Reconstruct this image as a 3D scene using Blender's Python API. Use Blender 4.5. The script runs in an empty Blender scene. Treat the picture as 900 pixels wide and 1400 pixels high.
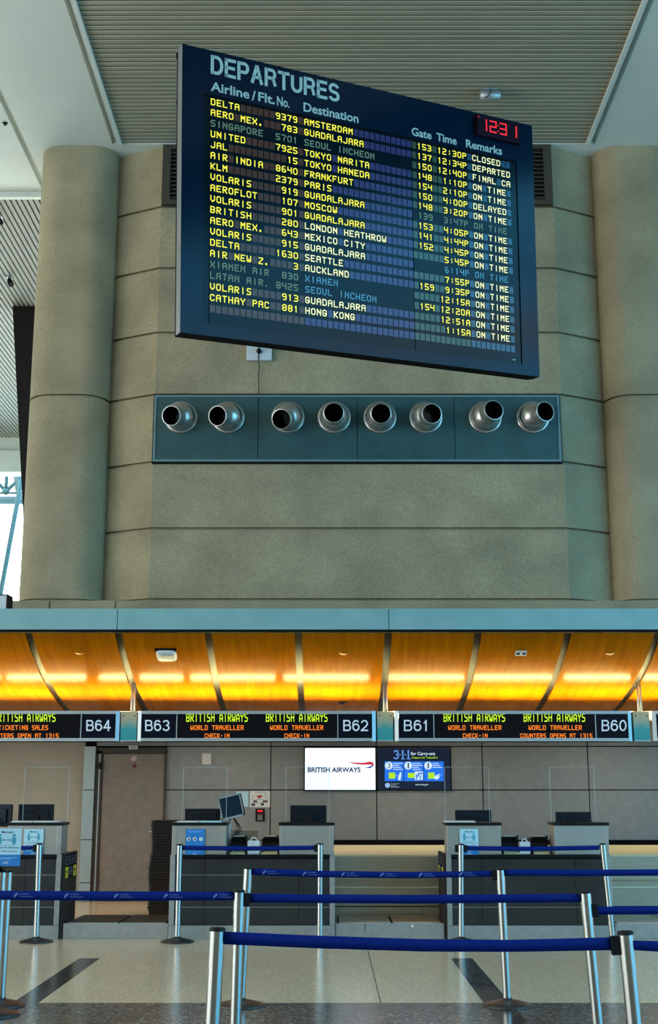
import bpy, math, random
from mathutils import Matrix, Vector
C = bpy.context.scene.collection
SC = bpy.context.scene
R = math.radians
random.seed(7)

# ------------------------------------------------------------------ camera, world, light, exposure
F_PX, PITCH, EYE = 1706.0, math.atan(383 / 1706.0), 1.55
cam_d = bpy.data.cameras.new('camera'); cam = bpy.data.objects.new('camera', cam_d); C.objects.link(cam)
cam.location = (0, 0, EYE); cam.rotation_euler = (math.pi / 2 + PITCH, 0, 0)
cam_d.sensor_fit = 'VERTICAL'; cam_d.sensor_height = 36.0; cam_d.lens = F_PX / 1400 * 36.0
cam_d.clip_end = 400
SC.camera = cam
SC.view_settings.view_transform = 'Standard'; SC.view_settings.look = 'None'
SC.view_settings.gamma = 1.0; SC.view_settings.use_curve_mapping = False
SC.view_settings.exposure = 0.0

wd = bpy.data.worlds.new('sky'); SC.world = wd; wd.use_nodes = True
bg = wd.node_tree.nodes['Background']
_n, _l = wd.node_tree.nodes, wd.node_tree.links        # hazy white sky towards the sun (left, beyond the hall), clear blue on the other side
_tc = _n.new('ShaderNodeTexCoord'); _dot = _n.new('ShaderNodeVectorMath'); _dot.operation = 'DOT_PRODUCT'
_dot.inputs[1].default_value = (-0.80, 0.58, 0.15); _l.new(_tc.outputs['Generated'], _dot.inputs[0])
_rp = _n.new('ShaderNodeValToRGB'); _e = _rp.color_ramp.elements
_mr = _n.new('ShaderNodeMapRange'); _mr.inputs[1].default_value = -1; _mr.inputs[2].default_value = 1; _l.new(_dot.outputs['Value'], _mr.inputs[0])
_e[0].position = 0.12; _e[0].color = (0.11, 0.52, 0.86, 1); _e[1].position = 0.80; _e[1].color = (1.0, 0.97, 0.88, 1)
_x = _e.new(0.45); _x.color = (0.45, 0.74, 0.95, 1)
_l.new(_mr.outputs[0], _rp.inputs[0]); _l.new(_rp.outputs[0], bg.inputs['Color'])
bg.inputs['Strength'].default_value = 6.0


def area_lamp(name, loc, rot, sx, sy, power, col):
    l = bpy.data.lights.new(name, 'AREA'); l.shape = 'RECTANGLE'; l.size = sx; l.size_y = sy
    l.energy = power; l.color = col
    o = bpy.data.objects.new(name, l); o.location = loc; o.rotation_euler = rot; C.objects.link(o)
    return o


# warm ceiling lighting of the counter zone, set in the soffit behind the sign row
for i, lx in enumerate((-4.6, -1.6, 1.4, 4.4)):
    area_lamp('soffit_light', (lx, 17.3, 2.36), (0, 0, 0), 1.6, 0.25, 20, (1.0, 0.90, 0.66))


# daylight comes in through the tall side windows of the hall
ZC_ = 10.36
for sgn in (-1, 1):
    o = area_lamp('window_portal', (sgn * 15.8, 0, 4.9), (0, sgn * math.pi / 2, 0), 9.0, 22.0, 1, (1, 1, 1)); o.data.cycles.is_portal = True
o = area_lamp('added_skylight_portal', (12.4, -2.5, ZC_ + .1), (0, 0, 0), 7.6, 23.0, 1, (1, 1, 1)); o.data.cycles.is_portal = True  # guides sampling through the added, unseen roof opening


# ------------------------------------------------------------------ pixel helpers (only used to read off real positions)
def ray(px, py):
    x = (px - 450) / F_PX; u = (700 - py) / F_PX
    return x, math.cos(PITCH) - u * math.sin(PITCH), math.sin(PITCH) + u * math.cos(PITCH)


def W(px, py, Y):
    x, y, z = ray(px, py); s = Y / y
    return x * s, EYE + z * s


def G(px, py, Z=0.0):
    x, y, z = ray(px, py); s = (Z - EYE) / z
    return x * s, y * s


# ------------------------------------------------------------------ materials
def mat(name, col, rough=0.5, metal=0.0, emit=None, estr=1.0, spec=0.5, noise=None, bump=None, coat=0.0):
    m = bpy.data.materials.new(name); m.use_nodes = True
    nt = m.node_tree; b = nt.nodes['Principled BSDF']
    b.inputs['Base Color'].default_value = (*col, 1); b.inputs['Roughness'].default_value = rough
    b.inputs['Metallic'].default_value = metal; b.inputs['Specular IOR Level'].default_value = spec
    b.inputs['Coat Weight'].default_value = coat
    if emit:
        b.inputs['Emission Color'].default_value = (*emit, 1); b.inputs['Emission Strength'].default_value = estr
    tc = nt.nodes.new('ShaderNodeTexCoord')
    if noise:                                    # (scale, second colour, contrast low, high, (stretch))
        sc, c2, lo, hi = noise[:4]
        mp = nt.nodes.new('ShaderNodeMapping'); nt.links.new(tc.outputs['Object'], mp.inputs[0])
        if len(noise) > 4: mp.inputs['Scale'].default_value = noise[4]
        n = nt.nodes.new('ShaderNodeTexNoise'); n.inputs['Scale'].default_value = sc; n.inputs['Detail'].default_value = 6
        nt.links.new(mp.outputs[0], n.inputs['Vector'])
        r = nt.nodes.new('ShaderNodeValToRGB'); r.color_ramp.elements[0].position = lo; r.color_ramp.elements[1].position = hi
        r.color_ramp.elements[0].color = (*col, 1); r.color_ramp.elements[1].color = (*c2, 1)
        nt.links.new(n.outputs['Fac'], r.inputs[0]); nt.links.new(r.outputs[0], b.inputs['Base Color'])
    if bump:                                     # (scale, strength, (stretch))
        n = nt.nodes.new('ShaderNodeTexNoise'); n.inputs['Scale'].default_value = bump[0]; n.inputs['Detail'].default_value = 8
        src = tc.outputs['Object']
        if len(bump) > 2:
            mp = nt.nodes.new('ShaderNodeMapping'); nt.links.new(src, mp.inputs[0]); mp.inputs['Scale'].default_value = bump[2]; src = mp.outputs[0]
        nt.links.new(src, n.inputs['Vector'])
        bp = nt.nodes.new('ShaderNodeBump'); bp.inputs['Strength'].default_value = bump[1]; bp.inputs['Distance'].default_value = 0.01
        nt.links.new(n.outputs['Fac'], bp.inputs['Height']); nt.links.new(bp.outputs[0], b.inputs['Normal'])
    return m


def concrete(name, col):
    m = mat(name, col, 0.85, spec=0.25, noise=(1.4, tuple(c * 0.70 for c in col), 0.35, 0.72), bump=(60, 0.25))
    nt = m.node_tree; b = nt.nodes['Principled BSDF']
    src = b.inputs['Base Color'].links[0].from_socket
    tc = nt.nodes.new('ShaderNodeTexCoord'); n = nt.nodes.new('ShaderNodeTexNoise')
    n.inputs['Scale'].default_value = 55; n.inputs['Detail'].default_value = 4
    nt.links.new(tc.outputs['Object'], n.inputs['Vector'])
    mx = nt.nodes.new('ShaderNodeMix'); mx.data_type = 'RGBA'; mx.blend_type = 'MULTIPLY'; mx.inputs[0].default_value = 1
    r = nt.nodes.new('ShaderNodeValToRGB'); r.color_ramp.elements[0].position = 0.32; r.color_ramp.elements[1].position = 0.62
    r.color_ramp.elements[0].color = (0.74, 0.74, 0.74, 1); r.color_ramp.elements[1].color = (1, 1, 1, 1)
    nt.links.new(n.outputs['Fac'], r.inputs[0]); nt.links.new(src, mx.inputs[6]); nt.links.new(r.outputs[0], mx.inputs[7])
    nt.links.new(mx.outputs[2], b.inputs['Base Color'])
    return m


M = {}
M['concrete'] = concrete('concrete', (0.48, 0.378, 0.228))
M['tanwall'] = mat('tan_wall', (0.37, 0.335, 0.265), 0.7, spec=0.3, noise=(2.0, (0.33, 0.30, 0.235), 0.35, 0.65))
M['pilaster'] = mat('pilaster_paint', (0.36, 0.45, 0.47), 0.35, 0.3)
M['white'] = mat('ceiling_white', (0.76, 0.77, 0.70), 0.8, noise=(0.7, (0.71, 0.72, 0.66), 0.4, 0.65))
M['slat'] = mat('ceiling_slat', (0.40, 0.35, 0.235), 0.6, noise=(0.5, (0.34, 0.30, 0.205), 0.4, 0.6, (1, 14, 1)))
M['slatedge'] = mat('slat_lip', (0.55, 0.52, 0.42), 0.5)
M['dark'] = mat('dark_void', (0.008, 0.008, 0.009), 0.8, spec=0.05)
M['black'] = mat('black_plastic', (0.010, 0.010, 0.011), 0.5, spec=0.15)
M['blackgloss'] = mat('black_gloss', (0.006, 0.007, 0.009), 0.2, spec=0.2)
M['fascia'] = mat('fascia_paint', (0.23, 0.40, 0.40), 0.4, noise=(3, (0.20, 0.365, 0.365), 0.4, 0.6))
M['wood'] = mat('maple_veneer', (0.50, 0.160, 0.0004), 0.17, spec=0.034, noise=(2.2, (0.40, 0.122, 0.0003), 0.35, 0.65, (9, 0.6, 0.6)), coat=0.0)
M['wood'].node_tree.nodes['Principled BSDF'].inputs['Coat Roughness'].default_value = 0.12
M['bronze'] = mat('seam_metal', (0.05, 0.044, 0.036), 0.45, 0.8)
M['steel'] = mat('brushed_steel', (0.43, 0.41, 0.37), 0.42, 0.6, noise=(6, (0.37, 0.355, 0.32), 0.4, 0.6, (1, 1, 30)))
M['steel2'] = mat('satin_panel', (0.38, 0.375, 0.35), 0.45, 0.5, noise=(14, (0.33, 0.325, 0.305), 0.35, 0.65))
M['wallpanel'] = mat('wall_panel', (0.285, 0.30, 0.30), 0.45, 0.35, noise=(9, (0.245, 0.26, 0.26), 0.35, 0.65))
M['alu'] = mat('aluminium', (0.46, 0.50, 0.51), 0.45, 0.6)
M['chrome'] = mat('polished_steel', (0.44, 0.46, 0.45), 0.2, 1.0)
M['slate'] = mat('slate_panel', (0.034, 0.033, 0.030), 0.4, 0.0, spec=0.25, noise=(5, (0.027, 0.027, 0.026), 0.4, 0.6))
M['worktop'] = mat('black_worktop', (0.008, 0.008, 0.009), 0.35, spec=0.2)
M['belt'] = mat('blue_webbing', (0.0008, 0.011, 0.13), 0.7, spec=0.12, noise=(300, (0.001, 0.016, 0.17), 0.4, 0.6))
M['belttext'] = mat('belt_print', (0.16, 0.24, 0.52), 0.6)
M['door'] = mat('door_paint', (0.22, 0.185, 0.15), 0.5, noise=(8, (0.19, 0.16, 0.13), 0.4, 0.6))
M['frame'] = mat('frame_paint', (0.07, 0.06, 0.052), 0.6, spec=0.2)
M['guard'] = mat('guard_laminate', (0.035, 0.028, 0.024), 0.7, spec=0.08)
M['boardframe'] = mat('board_frame', (0.0004, 0.0095, 0.026), 0.15, spec=0.20)
M['boardpane'] = mat('board_pane', (0.0006, 0.008, 0.014), 0.15, spec=0.18)
M['boardside'] = mat('board_side', (0.16, 0.16, 0.165), 0.45, 0.4)
M['flap_a'] = mat('flap_brown', (0.115, 0.036, 0.020), 0.2, spec=0.4)
M['flap_b'] = mat('flap_blue', (0.050, 0.036, 0.135), 0.2, spec=0.45)
M['flap_c'] = mat('flap_green', (0.055, 0.080, 0.035), 0.2, spec=0.5)
M['flap_d'] = mat('flap_cyan', (0.012, 0.065, 0.115), 0.2, spec=0.55)
M['lit'] = mat('lit_flap_yellow', (0.5, 0.45, 0.03), 0.5, emit=(0.88, 0.76, 0.045), estr=0.95)
M['litpale'] = mat('lit_flap_pale', (0.5, 0.5, 0.3), 0.5, emit=(0.80, 0.76, 0.36), estr=0.95)
M['unlit'] = mat('unlit_flap', (0.34, 0.36, 0.20), 0.5)
M['unlitblue'] = mat('unlit_flap_blue', (0.20, 0.44, 0.56), 0.5)
M['title'] = mat('title_vinyl', (0.50, 0.59, 0.54), 0.5)
M['clockface'] = mat('clock_face', (0.014, 0.003, 0.010), 0.4, spec=0.08)
M['red'] = mat('led_red', (0.3, 0.0, 0.0), 0.5, emit=(1.0, 0.012, 0.025), estr=1.1)
M['ledlime'] = mat('led_lime', (0.2, 0.3, 0.0), 0.5, emit=(0.55, 0.80, 0.02), estr=1.0)
M['ledorange'] = mat('led_orange', (0.3, 0.1, 0.0), 0.5, emit=(1.0, 0.22, 0.01), estr=1.0)
M['ledface'] = mat('led_face', (0.005, 0.005, 0.008), 0.2, spec=0.12)
M['numface'] = mat('number_face', (0.003, 0.006, 0.014), 0.2, spec=0.12)
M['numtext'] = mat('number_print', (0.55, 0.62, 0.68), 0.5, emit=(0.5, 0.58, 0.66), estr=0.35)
M['hvac'] = mat('vent_panel_paint', (0.042, 0.105, 0.108), 0.45, 0.2, noise=(4, (0.034, 0.088, 0.091), 0.4, 0.62))
M['hvacedge'] = mat('vent_panel_trim', (0.17, 0.27, 0.28), 0.4, 0.3)
M['nozzle'] = mat('nozzle_metal', (0.62, 0.58, 0.52), 0.34, 0.85)
M['grille'] = mat('grille_paint', (0.075, 0.062, 0.043), 0.6, spec=0.2)
M['plastic'] = mat('white_plastic', (0.66, 0.68, 0.68), 0.4)
M['paper'] = mat('white_paper', (0.72, 0.72, 0.68), 0.7)
M['ink'] = mat('dark_ink', (0.02, 0.03, 0.05), 0.7)
M['teal_ink'] = mat('teal_ink', (0.06, 0.33, 0.44), 0.7)
M['blueprint'] = mat('blue_print', (0.01, 0.19, 0.52), 0.5)
M['placardface'] = mat('placard_face', (0.44, 0.68, 0.76), 0.5)
M['yellow'] = mat('yellow_sticker', (0.75, 0.70, 0.0), 0.5)
M['redprint'] = mat('red_print', (0.45, 0.03, 0.02), 0.6)
M['maroon'] = mat('maroon_print', (0.13, 0.01, 0.03), 0.6)
M['pinkprint'] = mat('pink_print', (0.55, 0.38, 0.38), 0.6)
M['scalebelt'] = mat('scale_rubber', (0.016, 0.014, 0.012), 0.4, spec=0.15)
M['beltbed'] = mat('bag_belt_bed', (0.66, 0.64, 0.36), 0.45)
M['ledge'] = mat('ledge_trim', (0.80, 0.74, 0.52), 0.35)
M['hood'] = mat('conveyor_steel', (0.46, 0.42, 0.33), 0.38, 0.65, noise=(5, (0.39, 0.355, 0.28), 0.35, 0.65, (1, 1, 16)))
M['screenwhite'] = mat('screen_white', (0.02, 0.02, 0.02), 0.2, emit=(0.80, 0.92, 1.0), estr=1.25)
M['scr_navy'] = mat('screen_navy', (0.004, 0.008, 0.02), 0.12, emit=(0.001, 0.006, 0.025), estr=1.0)
M['scr_ink'] = mat('screen_ink', (0, 0, 0), 0.5, emit=(0.012, 0.02, 0.10), estr=1.0)
M['scr_red'] = mat('screen_red', (0, 0, 0), 0.5, emit=(0.62, 0.02, 0.06), estr=1.0)
M['scr_rblue'] = mat('screen_ribbon_blue', (0, 0, 0), 0.5, emit=(0.03, 0.04, 0.42), estr=1.0)
M['scr_blue'] = mat('screen_blue', (0, 0, 0), 0.5, emit=(0.0, 0.16, 0.85), estr=1.0)
M['scr_pale'] = mat('screen_pale', (0, 0, 0), 0.5, emit=(0.62, 0.82, 0.95), estr=1.0)
M['scr_sky'] = mat('screen_sky', (0, 0, 0), 0.5, emit=(0.10, 0.28, 0.75), estr=1.0)
M['scr_lime'] = mat('screen_lime', (0, 0, 0), 0.5, emit=(0.42, 0.80, 0.01), estr=1.0)
M['monback'] = mat('monitor_back', (0.006, 0.011, 0.018), 0.4, spec=0.15)
M['monscreen'] = mat('monitor_screen', (0.004, 0.026, 0.042), 0.15, spec=0.3)
M['tube'] = mat('lamp_tube', (1, 1, 1), 0.5, emit=(1.0, 0.86, 0.36), estr=88.0)
M['strut'] = mat('brown_steel', (0.022, 0.013, 0.010), 0.6, spec=0.15)
M['farslat'] = mat('far_slat', (0.27, 0.26, 0.225), 0.6)
M['teal_steel'] = mat('teal_steel', (0.07, 0.14, 0.15), 0.5, spec=0.2)
M['trusswhite'] = mat('truss_white', (0.14, 0.175, 0.18), 0.5, spec=0.2)
M['bin'] = mat('bin_plastic', (0.022, 0.021, 0.020), 0.35, spec=0.4)
M['labelblue'] = mat('label_dark', (0.008, 0.010, 0.018), 0.8, spec=0.05)
M['labelline'] = mat('label_lines', (0.16, 0.18, 0.22), 0.7)


def make_glass(name, tint, refl):
    m = bpy.data.materials.new(name); m.use_nodes = True; nt = m.node_tree
    for n in list(nt.nodes): nt.nodes.remove(n)
    out = nt.nodes.new('ShaderNodeOutputMaterial'); t = nt.nodes.new('ShaderNodeBsdfTransparent'); t.inputs[0].default_value = (*tint, 1)
    g = nt.nodes.new('ShaderNodeBsdfGlossy'); g.inputs['Roughness'].default_value = 0.03
    fr = nt.nodes.new('ShaderNodeFresnel'); fr.inputs['IOR'].default_value = refl
    mx = nt.nodes.new('ShaderNodeMixShader'); nt.links.new(fr.outputs[0], mx.inputs[0])
    nt.links.new(t.outputs[0], mx.inputs[1]); nt.links.new(g.outputs[0], mx.inputs[2]); nt.links.new(mx.outputs[0], out.inputs[0])
    return m


M['glass'] = make_glass('acrylic_sheet', (0.95, 0.97, 0.98), 1.25)
M['glassedge'] = mat('acrylic_edge', (0.40, 0.50, 0.52), 0.3)
M['window_glass'] = make_glass('window_glass', (0.9, 0.97, 0.98), 1.3)


def gradient_glass():  # beige towards the top, teal towards the bottom, broken up by noise
    m = mat('beige_teal_glass', (0.1, 0.4, 0.4), 0.2); nt = m.node_tree; b = nt.nodes['Principled BSDF']
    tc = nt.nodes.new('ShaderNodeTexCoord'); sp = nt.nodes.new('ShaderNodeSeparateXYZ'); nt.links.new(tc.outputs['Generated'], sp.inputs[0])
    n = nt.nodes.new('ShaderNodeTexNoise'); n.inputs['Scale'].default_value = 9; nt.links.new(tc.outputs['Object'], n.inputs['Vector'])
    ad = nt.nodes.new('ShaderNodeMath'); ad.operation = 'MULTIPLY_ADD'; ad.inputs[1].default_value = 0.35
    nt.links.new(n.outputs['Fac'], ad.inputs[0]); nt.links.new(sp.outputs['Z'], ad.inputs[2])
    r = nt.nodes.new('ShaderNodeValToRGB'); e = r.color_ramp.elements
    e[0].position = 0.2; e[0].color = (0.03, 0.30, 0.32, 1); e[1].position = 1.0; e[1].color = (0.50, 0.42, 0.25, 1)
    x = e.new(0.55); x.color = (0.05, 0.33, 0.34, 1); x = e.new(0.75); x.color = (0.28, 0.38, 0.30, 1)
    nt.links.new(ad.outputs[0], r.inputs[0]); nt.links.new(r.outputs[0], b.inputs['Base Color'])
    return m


M['gradient'] = gradient_glass()


def terrazzo():
    m = mat('terrazzo', (0.4, 0.36, 0.27), 0.20, spec=0.30); nt = m.node_tree; b = nt.nodes['Principled BSDF']; L = nt.links.new
    tc = nt.nodes.new('ShaderNodeTexCoord'); sp = nt.nodes.new('ShaderNodeSeparateXYZ'); L(tc.outputs['Object'], sp.inputs[0])

    def math_(op, a, v2=None, v3=None):
        n = nt.nodes.new('ShaderNodeMath'); n.operation = op
        for i, v in enumerate((a, v2, v3)):
            if v is None: continue
            if isinstance(v, (int, float)): n.inputs[i].default_value = v
            else: L(v, n.inputs[i])
        return n.outputs[0]

    def mix(f, a, c):
        n = nt.nodes.new('ShaderNodeMix'); n.data_type = 'RGBA'
        L(f, n.inputs[0])
        for i, v in ((6, a), (7, c)):
            if isinstance(v, tuple): n.inputs[i].default_value = (*v, 1)
            else: L(v, n.inputs[i])
        return n.outputs[2]

    def chips(scale, lo, hi):
        v = nt.nodes.new('ShaderNodeTexVoronoi'); v.inputs['Scale'].default_value = scale; L(tc.outputs['Object'], v.inputs['Vector'])
        r = nt.nodes.new('ShaderNodeValToRGB'); r.color_ramp.elements[0].position = lo; r.color_ramp.elements[1].position = hi
        sp2 = nt.nodes.new('ShaderNodeSeparateColor'); L(v.outputs['Color'], sp2.inputs[0]); L(sp2.outputs[0], r.inputs[0])
        return r.outputs[0]
    X, Y = sp.outputs['X'], sp.outputs['Y']
    c1 = chips(70, 0.2, 0.9); c2 = chips(52, 0.80, 0.9)
    light = mix(c1, (0.61, 0.48, 0.30), (0.77, 0.65, 0.46))
    dark = mix(c2, (0.088, 0.078, 0.063), (0.24, 0.23, 0.21))
    black = mix(c2, (0.018, 0.017, 0.016), (0.16, 0.16, 0.15))
    isdark = math_('LESS_THAN', Y, 9.99)
    col = mix(isdark, light, dark)
    for x0, x1 in ((-2.39, -2.19), (1.165, 1.37)):
        s = math_('MULTIPLY', math_('GREATER_THAN', X, x0), math_('LESS_THAN', X, x1))
        s = math_('MULTIPLY', s, math_('LESS_THAN', Y, 12.58))
        col = mix(s, col, black)
    j = math_('LESS_THAN', math_('ABSOLUTE', math_('SUBTRACT', X, 0.39)), 0.005)
    j = math_('MULTIPLY', j, math_('GREATER_THAN', Y, 9.99))
    col = mix(j, col, (0.05, 0.05, 0.05))
    j = math_('LESS_THAN', math_('ABSOLUTE', math_('SUBTRACT', Y, 13.05)), 0.004)
    col = mix(j, col, (0.28, 0.26, 0.2))
    L(col, b.inputs['Base Color'])
    return m


M['terrazzo'] = terrazzo()


# ------------------------------------------------------------------ mesh builder
class MB:
    def __init__(s): s.v = []; s.f = []; s.m = []; s.s = []

    def face(s, pts, m=0, sm=False):
        n = len(s.v); s.v += [tuple(p) for p in pts]; s.f.append(tuple(range(n, n + len(pts)))); s.m.append(m); s.s.append(sm)

    def grid(s, rings, m=0, sm=True, close=True, caps=False):
        n = len(s.v); k = len(rings[0])
        for r in rings: s.v += [tuple(p) for p in r]
        for i in range(len(rings) - 1):
            for j in range(k if close else k - 1):
                a = n + i * k + j; b = n + i * k + (j + 1) % k
                s.f.append((a, b, b + k, a + k)); s.m.append(m); s.s.append(sm)
        if caps:
            s.f.append(tuple(n + j for j in range(k))[::-1]); s.m.append(m); s.s.append(False)
            s.f.append(tuple(n + (len(rings) - 1) * k + j for j in range(k))); s.m.append(m); s.s.append(False)

    def box(s, x0, x1, y0, y1, z0, z1, m=0):
        s.hexa([(x0, y0, z0), (x1, y0, z0), (x1, y1, z0), (x0, y1, z0)], [(x0, y0, z1), (x1, y0, z1), (x1, y1, z1), (x0, y1, z1)], m)

    def hexa(s, lo, hi, m=0):
        n = len(s.v); k = len(lo); s.v += [tuple(p) for p in lo] + [tuple(p) for p in hi]
        fs = [tuple(n + i for i in range(k))[::-1], tuple(n + k + i for i in range(k))]
        fs += [(n + i, n + (i + 1) % k, n + k + (i + 1) % k, n + k + i) for i in range(k)]
        for f in fs: s.f.append(f); s.m.append(m); s.s.append(False)

    def prism(s, prof, axis, a, b, m=0):          # prof in the plane across axis, counter-clockwise
        def p(q, c):
            return (c, q[0], q[1]) if axis == 'x' else (q[0], c, q[1]) if axis == 'y' else (q[0], q[1], c)
        s.hexa([p(q, a) for q in prof], [p(q, b) for q in prof], m)

    def tube(s, pts, r, n=12, m=0, caps=True, sm=True):
        pts = [Vector(p) for p in pts]; rs = r if isinstance(r, (list, tuple)) else [r] * len(pts); rings = []
        ref = None
        for i, p in enumerate(pts):
            d = (pts[min(i + 1, len(pts) - 1)] - pts[max(i - 1, 0)]).normalized()
            if ref is None: ref = Vector((0, 0, 1)) if abs(d.z) < 0.9 else Vector((1, 0, 0))
            a = d.cross(ref).normalized(); b = a.cross(d).normalized(); ref = b
            rings.append([p + a * rs[i] * math.cos(t) + b * rs[i] * math.sin(t) for t in [2 * math.pi * k / n for k in range(n)]])
        s.grid(rings, m, sm, True, caps)

    def lathe(s, prof, n=24, mx=None, m=0, sm=True):    # prof: (r, z)
        mx = mx or Matrix.Identity(4)
        s.grid([[mx @ Vector((r * math.cos(t), r * math.sin(t), z)) for t in [2 * math.pi * k / n for k in range(n)]] for r, z in prof], m, sm, True, False)

    def build(s, name, mats, parent=None, bevel=0.0, loc=None):
        me = bpy.data.meshes.new(name); me.from_pydata(s.v, [], s.f)
        mats = mats if isinstance(mats, (list, tuple)) else [mats]
        for x in mats: me.materials.append(M[x] if isinstance(x, str) else x)
        me.polygons.foreach_set('material_index', s.m); me.polygons.foreach_set('use_smooth', s.s); me.update()
        o = bpy.data.objects.new(name, me); C.objects.link(o)
        if parent: o.parent = parent
        if loc: o.location = loc
        if bevel:
            b = o.modifiers.new('edge', 'BEVEL'); b.width = bevel; b.segments = 2; b.limit_method = 'ANGLE'; b.angle_limit = R(50)
        return o


def tag(o, label, cat, group=None, kind=None):
    if label: o['label'] = label
    if cat: o['category'] = cat
    if group: o['group'] = group
    if kind: o['kind'] = kind
    return o


def thing(name, loc, label, cat, group=None, kind=None, rz=0.0):
    o = bpy.data.objects.new(name, None); C.objects.link(o); o.location = loc; o.rotation_euler = (0, 0, rz); o.empty_display_size = 0.1
    return tag(o, label, cat, group, kind)


def structure(mb, name, mats, label=None, parent=None, bevel=0.0):
    o = mb.build(name, mats, parent, bevel)
    if not parent:
        o['kind'] = 'structure'
        if label: o['label'] = label
    return o


def relocate(o, loc):           # put a world-built mesh's origin at its base
    loc = Vector(loc)
    o.data.transform(Matrix.Translation(-loc)); o.location = loc
    return o


# ---------------------------------------------------------------- lettering
_tc = {}


def glyphs(txt, off=0.0, spacing=1.0):
    key = (txt, off, spacing)
    if key not in _tc:
        cu = bpy.data.curves.new('t', 'FONT'); cu.body = txt; cu.size = 1.0; cu.offset = off; cu.resolution_u = 3; cu.space_character = spacing
        ob = bpy.data.objects.new('t', cu); C.objects.link(ob)
        dg = bpy.context.evaluated_depsgraph_get()
        me = bpy.data.meshes.new_from_object(ob.evaluated_get(dg))
        _tc[key] = ([(v.co.x, v.co.y) for v in me.vertices], [tuple(p.vertices) for p in me.polygons])
        bpy.data.objects.remove(ob); bpy.data.curves.remove(cu); bpy.data.meshes.remove(me)
    return _tc[key]


def fit_text(mb, txt, u0, u1, v0, v1, fr, m=0, off=0.0, spacing=1.0, shear=0.0):
    vs, fs = glyphs(txt, off, spacing)
    if not vs: return
    ax = min(v[0] for v in vs); bx = max(v[0] for v in vs); ay = min(v[1] for v in vs); by = max(v[1] for v in vs)
    n = len(mb.v)
    for x, y in vs:
        b = (y - ay) / (by - ay)
        mb.v.append(tuple(fr(u0 + (x - ax) / (bx - ax) * (u1 - u0) + shear * b * (v1 - v0), v0 + b * (v1 - v0))))
    for f in fs: mb.f.append(tuple(n + i for i in f)); mb.m.append(m); mb.s.append(False)


def _arc(cx, cy, rx, ry, a0, a1, n=10): return [(cx + rx * math.cos(R(a0 + (a1 - a0) * k / n)), cy + ry * math.sin(R(a0 + (a1 - a0) * k / n))) for k in range(n + 1)]


STROKE = {'D': (.95, [[(0, 0), (0, 1)], [(0, 1), (.45, 1)] + _arc(.45, .5, .5, .5, 90, -90, 14) + [(0, 0)]]),
          'E': (.82, [[(0, 0), (0, 1)], [(0, 1), (.82, 1)], [(0, .52), (.72, .52)], [(0, 0), (.82, 0)]]),
          'P': (.9, [[(0, 0), (0, 1)], [(0, 1), (.5, 1)] + _arc(.58, .725, .32, .275, 90, -90) + [(0, .45)]]),
          'R': (.95, [[(0, 0), (0, 1)], [(0, 1), (.5, 1)] + _arc(.58, .74, .32, .26, 90, -90) + [(0, .48)], [(.5, .48), (.76, .4), (.86, .2), (.95, 0)]]),
          'B': (.92, [[(0, 0), (0, 1)], [(0, 1), (.5, 1)] + _arc(.56, .765, .28, .235, 90, -90) + [(0, .53)], [(.5, .53)] + _arc(.6, .265, .32, .265, 90, -90) + [(0, 0)]]),
          'A': (1.0, [[(0, 0), (.5, 1)], [(.5, 1), (1, 0)], [(.17, .32), (.83, .32)]]),
          'T': (.9, [[(.45, 0), (.45, 1)], [(0, 1), (.9, 1)]]),
          'U': (.92, [[(0, 1), (0, .35)] + _arc(.46, .35, .46, .35, 180, 360, 14) + [(.92, 1)]]),
          'S': (.9, [_arc(.45, .755, .42, .245, 15, 180, 10) + _arc(.45, .70, .42, .19, 180, 270, 5) + _arc(.46, .28, .44, .23, 90, 0, 5) + _arc(.45, .25, .45, .25, 0, -165, 10)]),
          '6': (.85, [_arc(.43, .62, .42, .38, 35, 180, 10) + [(.005, .35)] + _arc(.43, .32, .42, .32, 180, 540, 22)]),
          '0': (.85, [_arc(.425, .5, .425, .5, 0, 360, 26)]), '1': (.5, [[(.32, 0), (.32, 1)], [(.32, 1), (.2, .82), (.0, .76)]]),
          '2': (.85, [_arc(.42, .70, .41, .30, 170, -30, 12) + [(.55, .36), (.0, 0)], [(0, 0), (.85, 0)]]),
          '3': (.85, [_arc(.42, .75, .38, .25, 165, -90, 12), _arc(.42, .26, .42, .26, 90, -165, 14)]),
          '4': (.9, [[(.64, 0), (.64, 1)], [(.64, 1), (0, .27)], [(0, .27), (.9, .27)]])}


def stroke_text(mb, txt, u0, u1, v0, v1, fr, w, m=0, sp=.32, wu=None):
    """sans capitals and figures drawn as bars of thickness w (up-down) and wu (sideways) between v0 and v1"""
    wu = wu or w; tot = sum(STROKE[c][0] for c in txt) + sp * (len(txt) - 1); k = (u1 - u0 - wu) / tot; hh = v1 - v0 - w; x = u0 + wu / 2; y0 = v0 + w / 2
    for c in txt:
        for st in STROKE[c][1]:
            P = [(x + a * k, y0 + b * hh) for a, b in st]; L_, R_ = [], []
            straight = len(P) == 2
            for i, p in enumerate(P):
                a, b = P[max(i - 1, 0)], P[min(i + 1, len(P) - 1)]; dx, dy = b[0] - a[0], b[1] - a[1]; l = math.hypot(dx, dy) or 1; dx /= l; dy /= l
                ex = ey = 0
                if straight: s_ = -1 if i == 0 else 1; ex, ey = s_ * dx * wu / 2 * abs(dx) ** 3, s_ * dy * w / 2 * abs(dy)
                L_.append((p[0] - dy * wu / 2 + ex, p[1] + dx * w / 2 + ey)); R_.append((p[0] + dy * wu / 2 + ex, p[1] - dx * w / 2 + ey))
            for i in range(len(P) - 1): mb.face([fr(*R_[i]), fr(*R_[i + 1]), fr(*L_[i + 1]), fr(*L_[i])], m)
        x += (STROKE[c][0] + sp) * k


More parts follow.
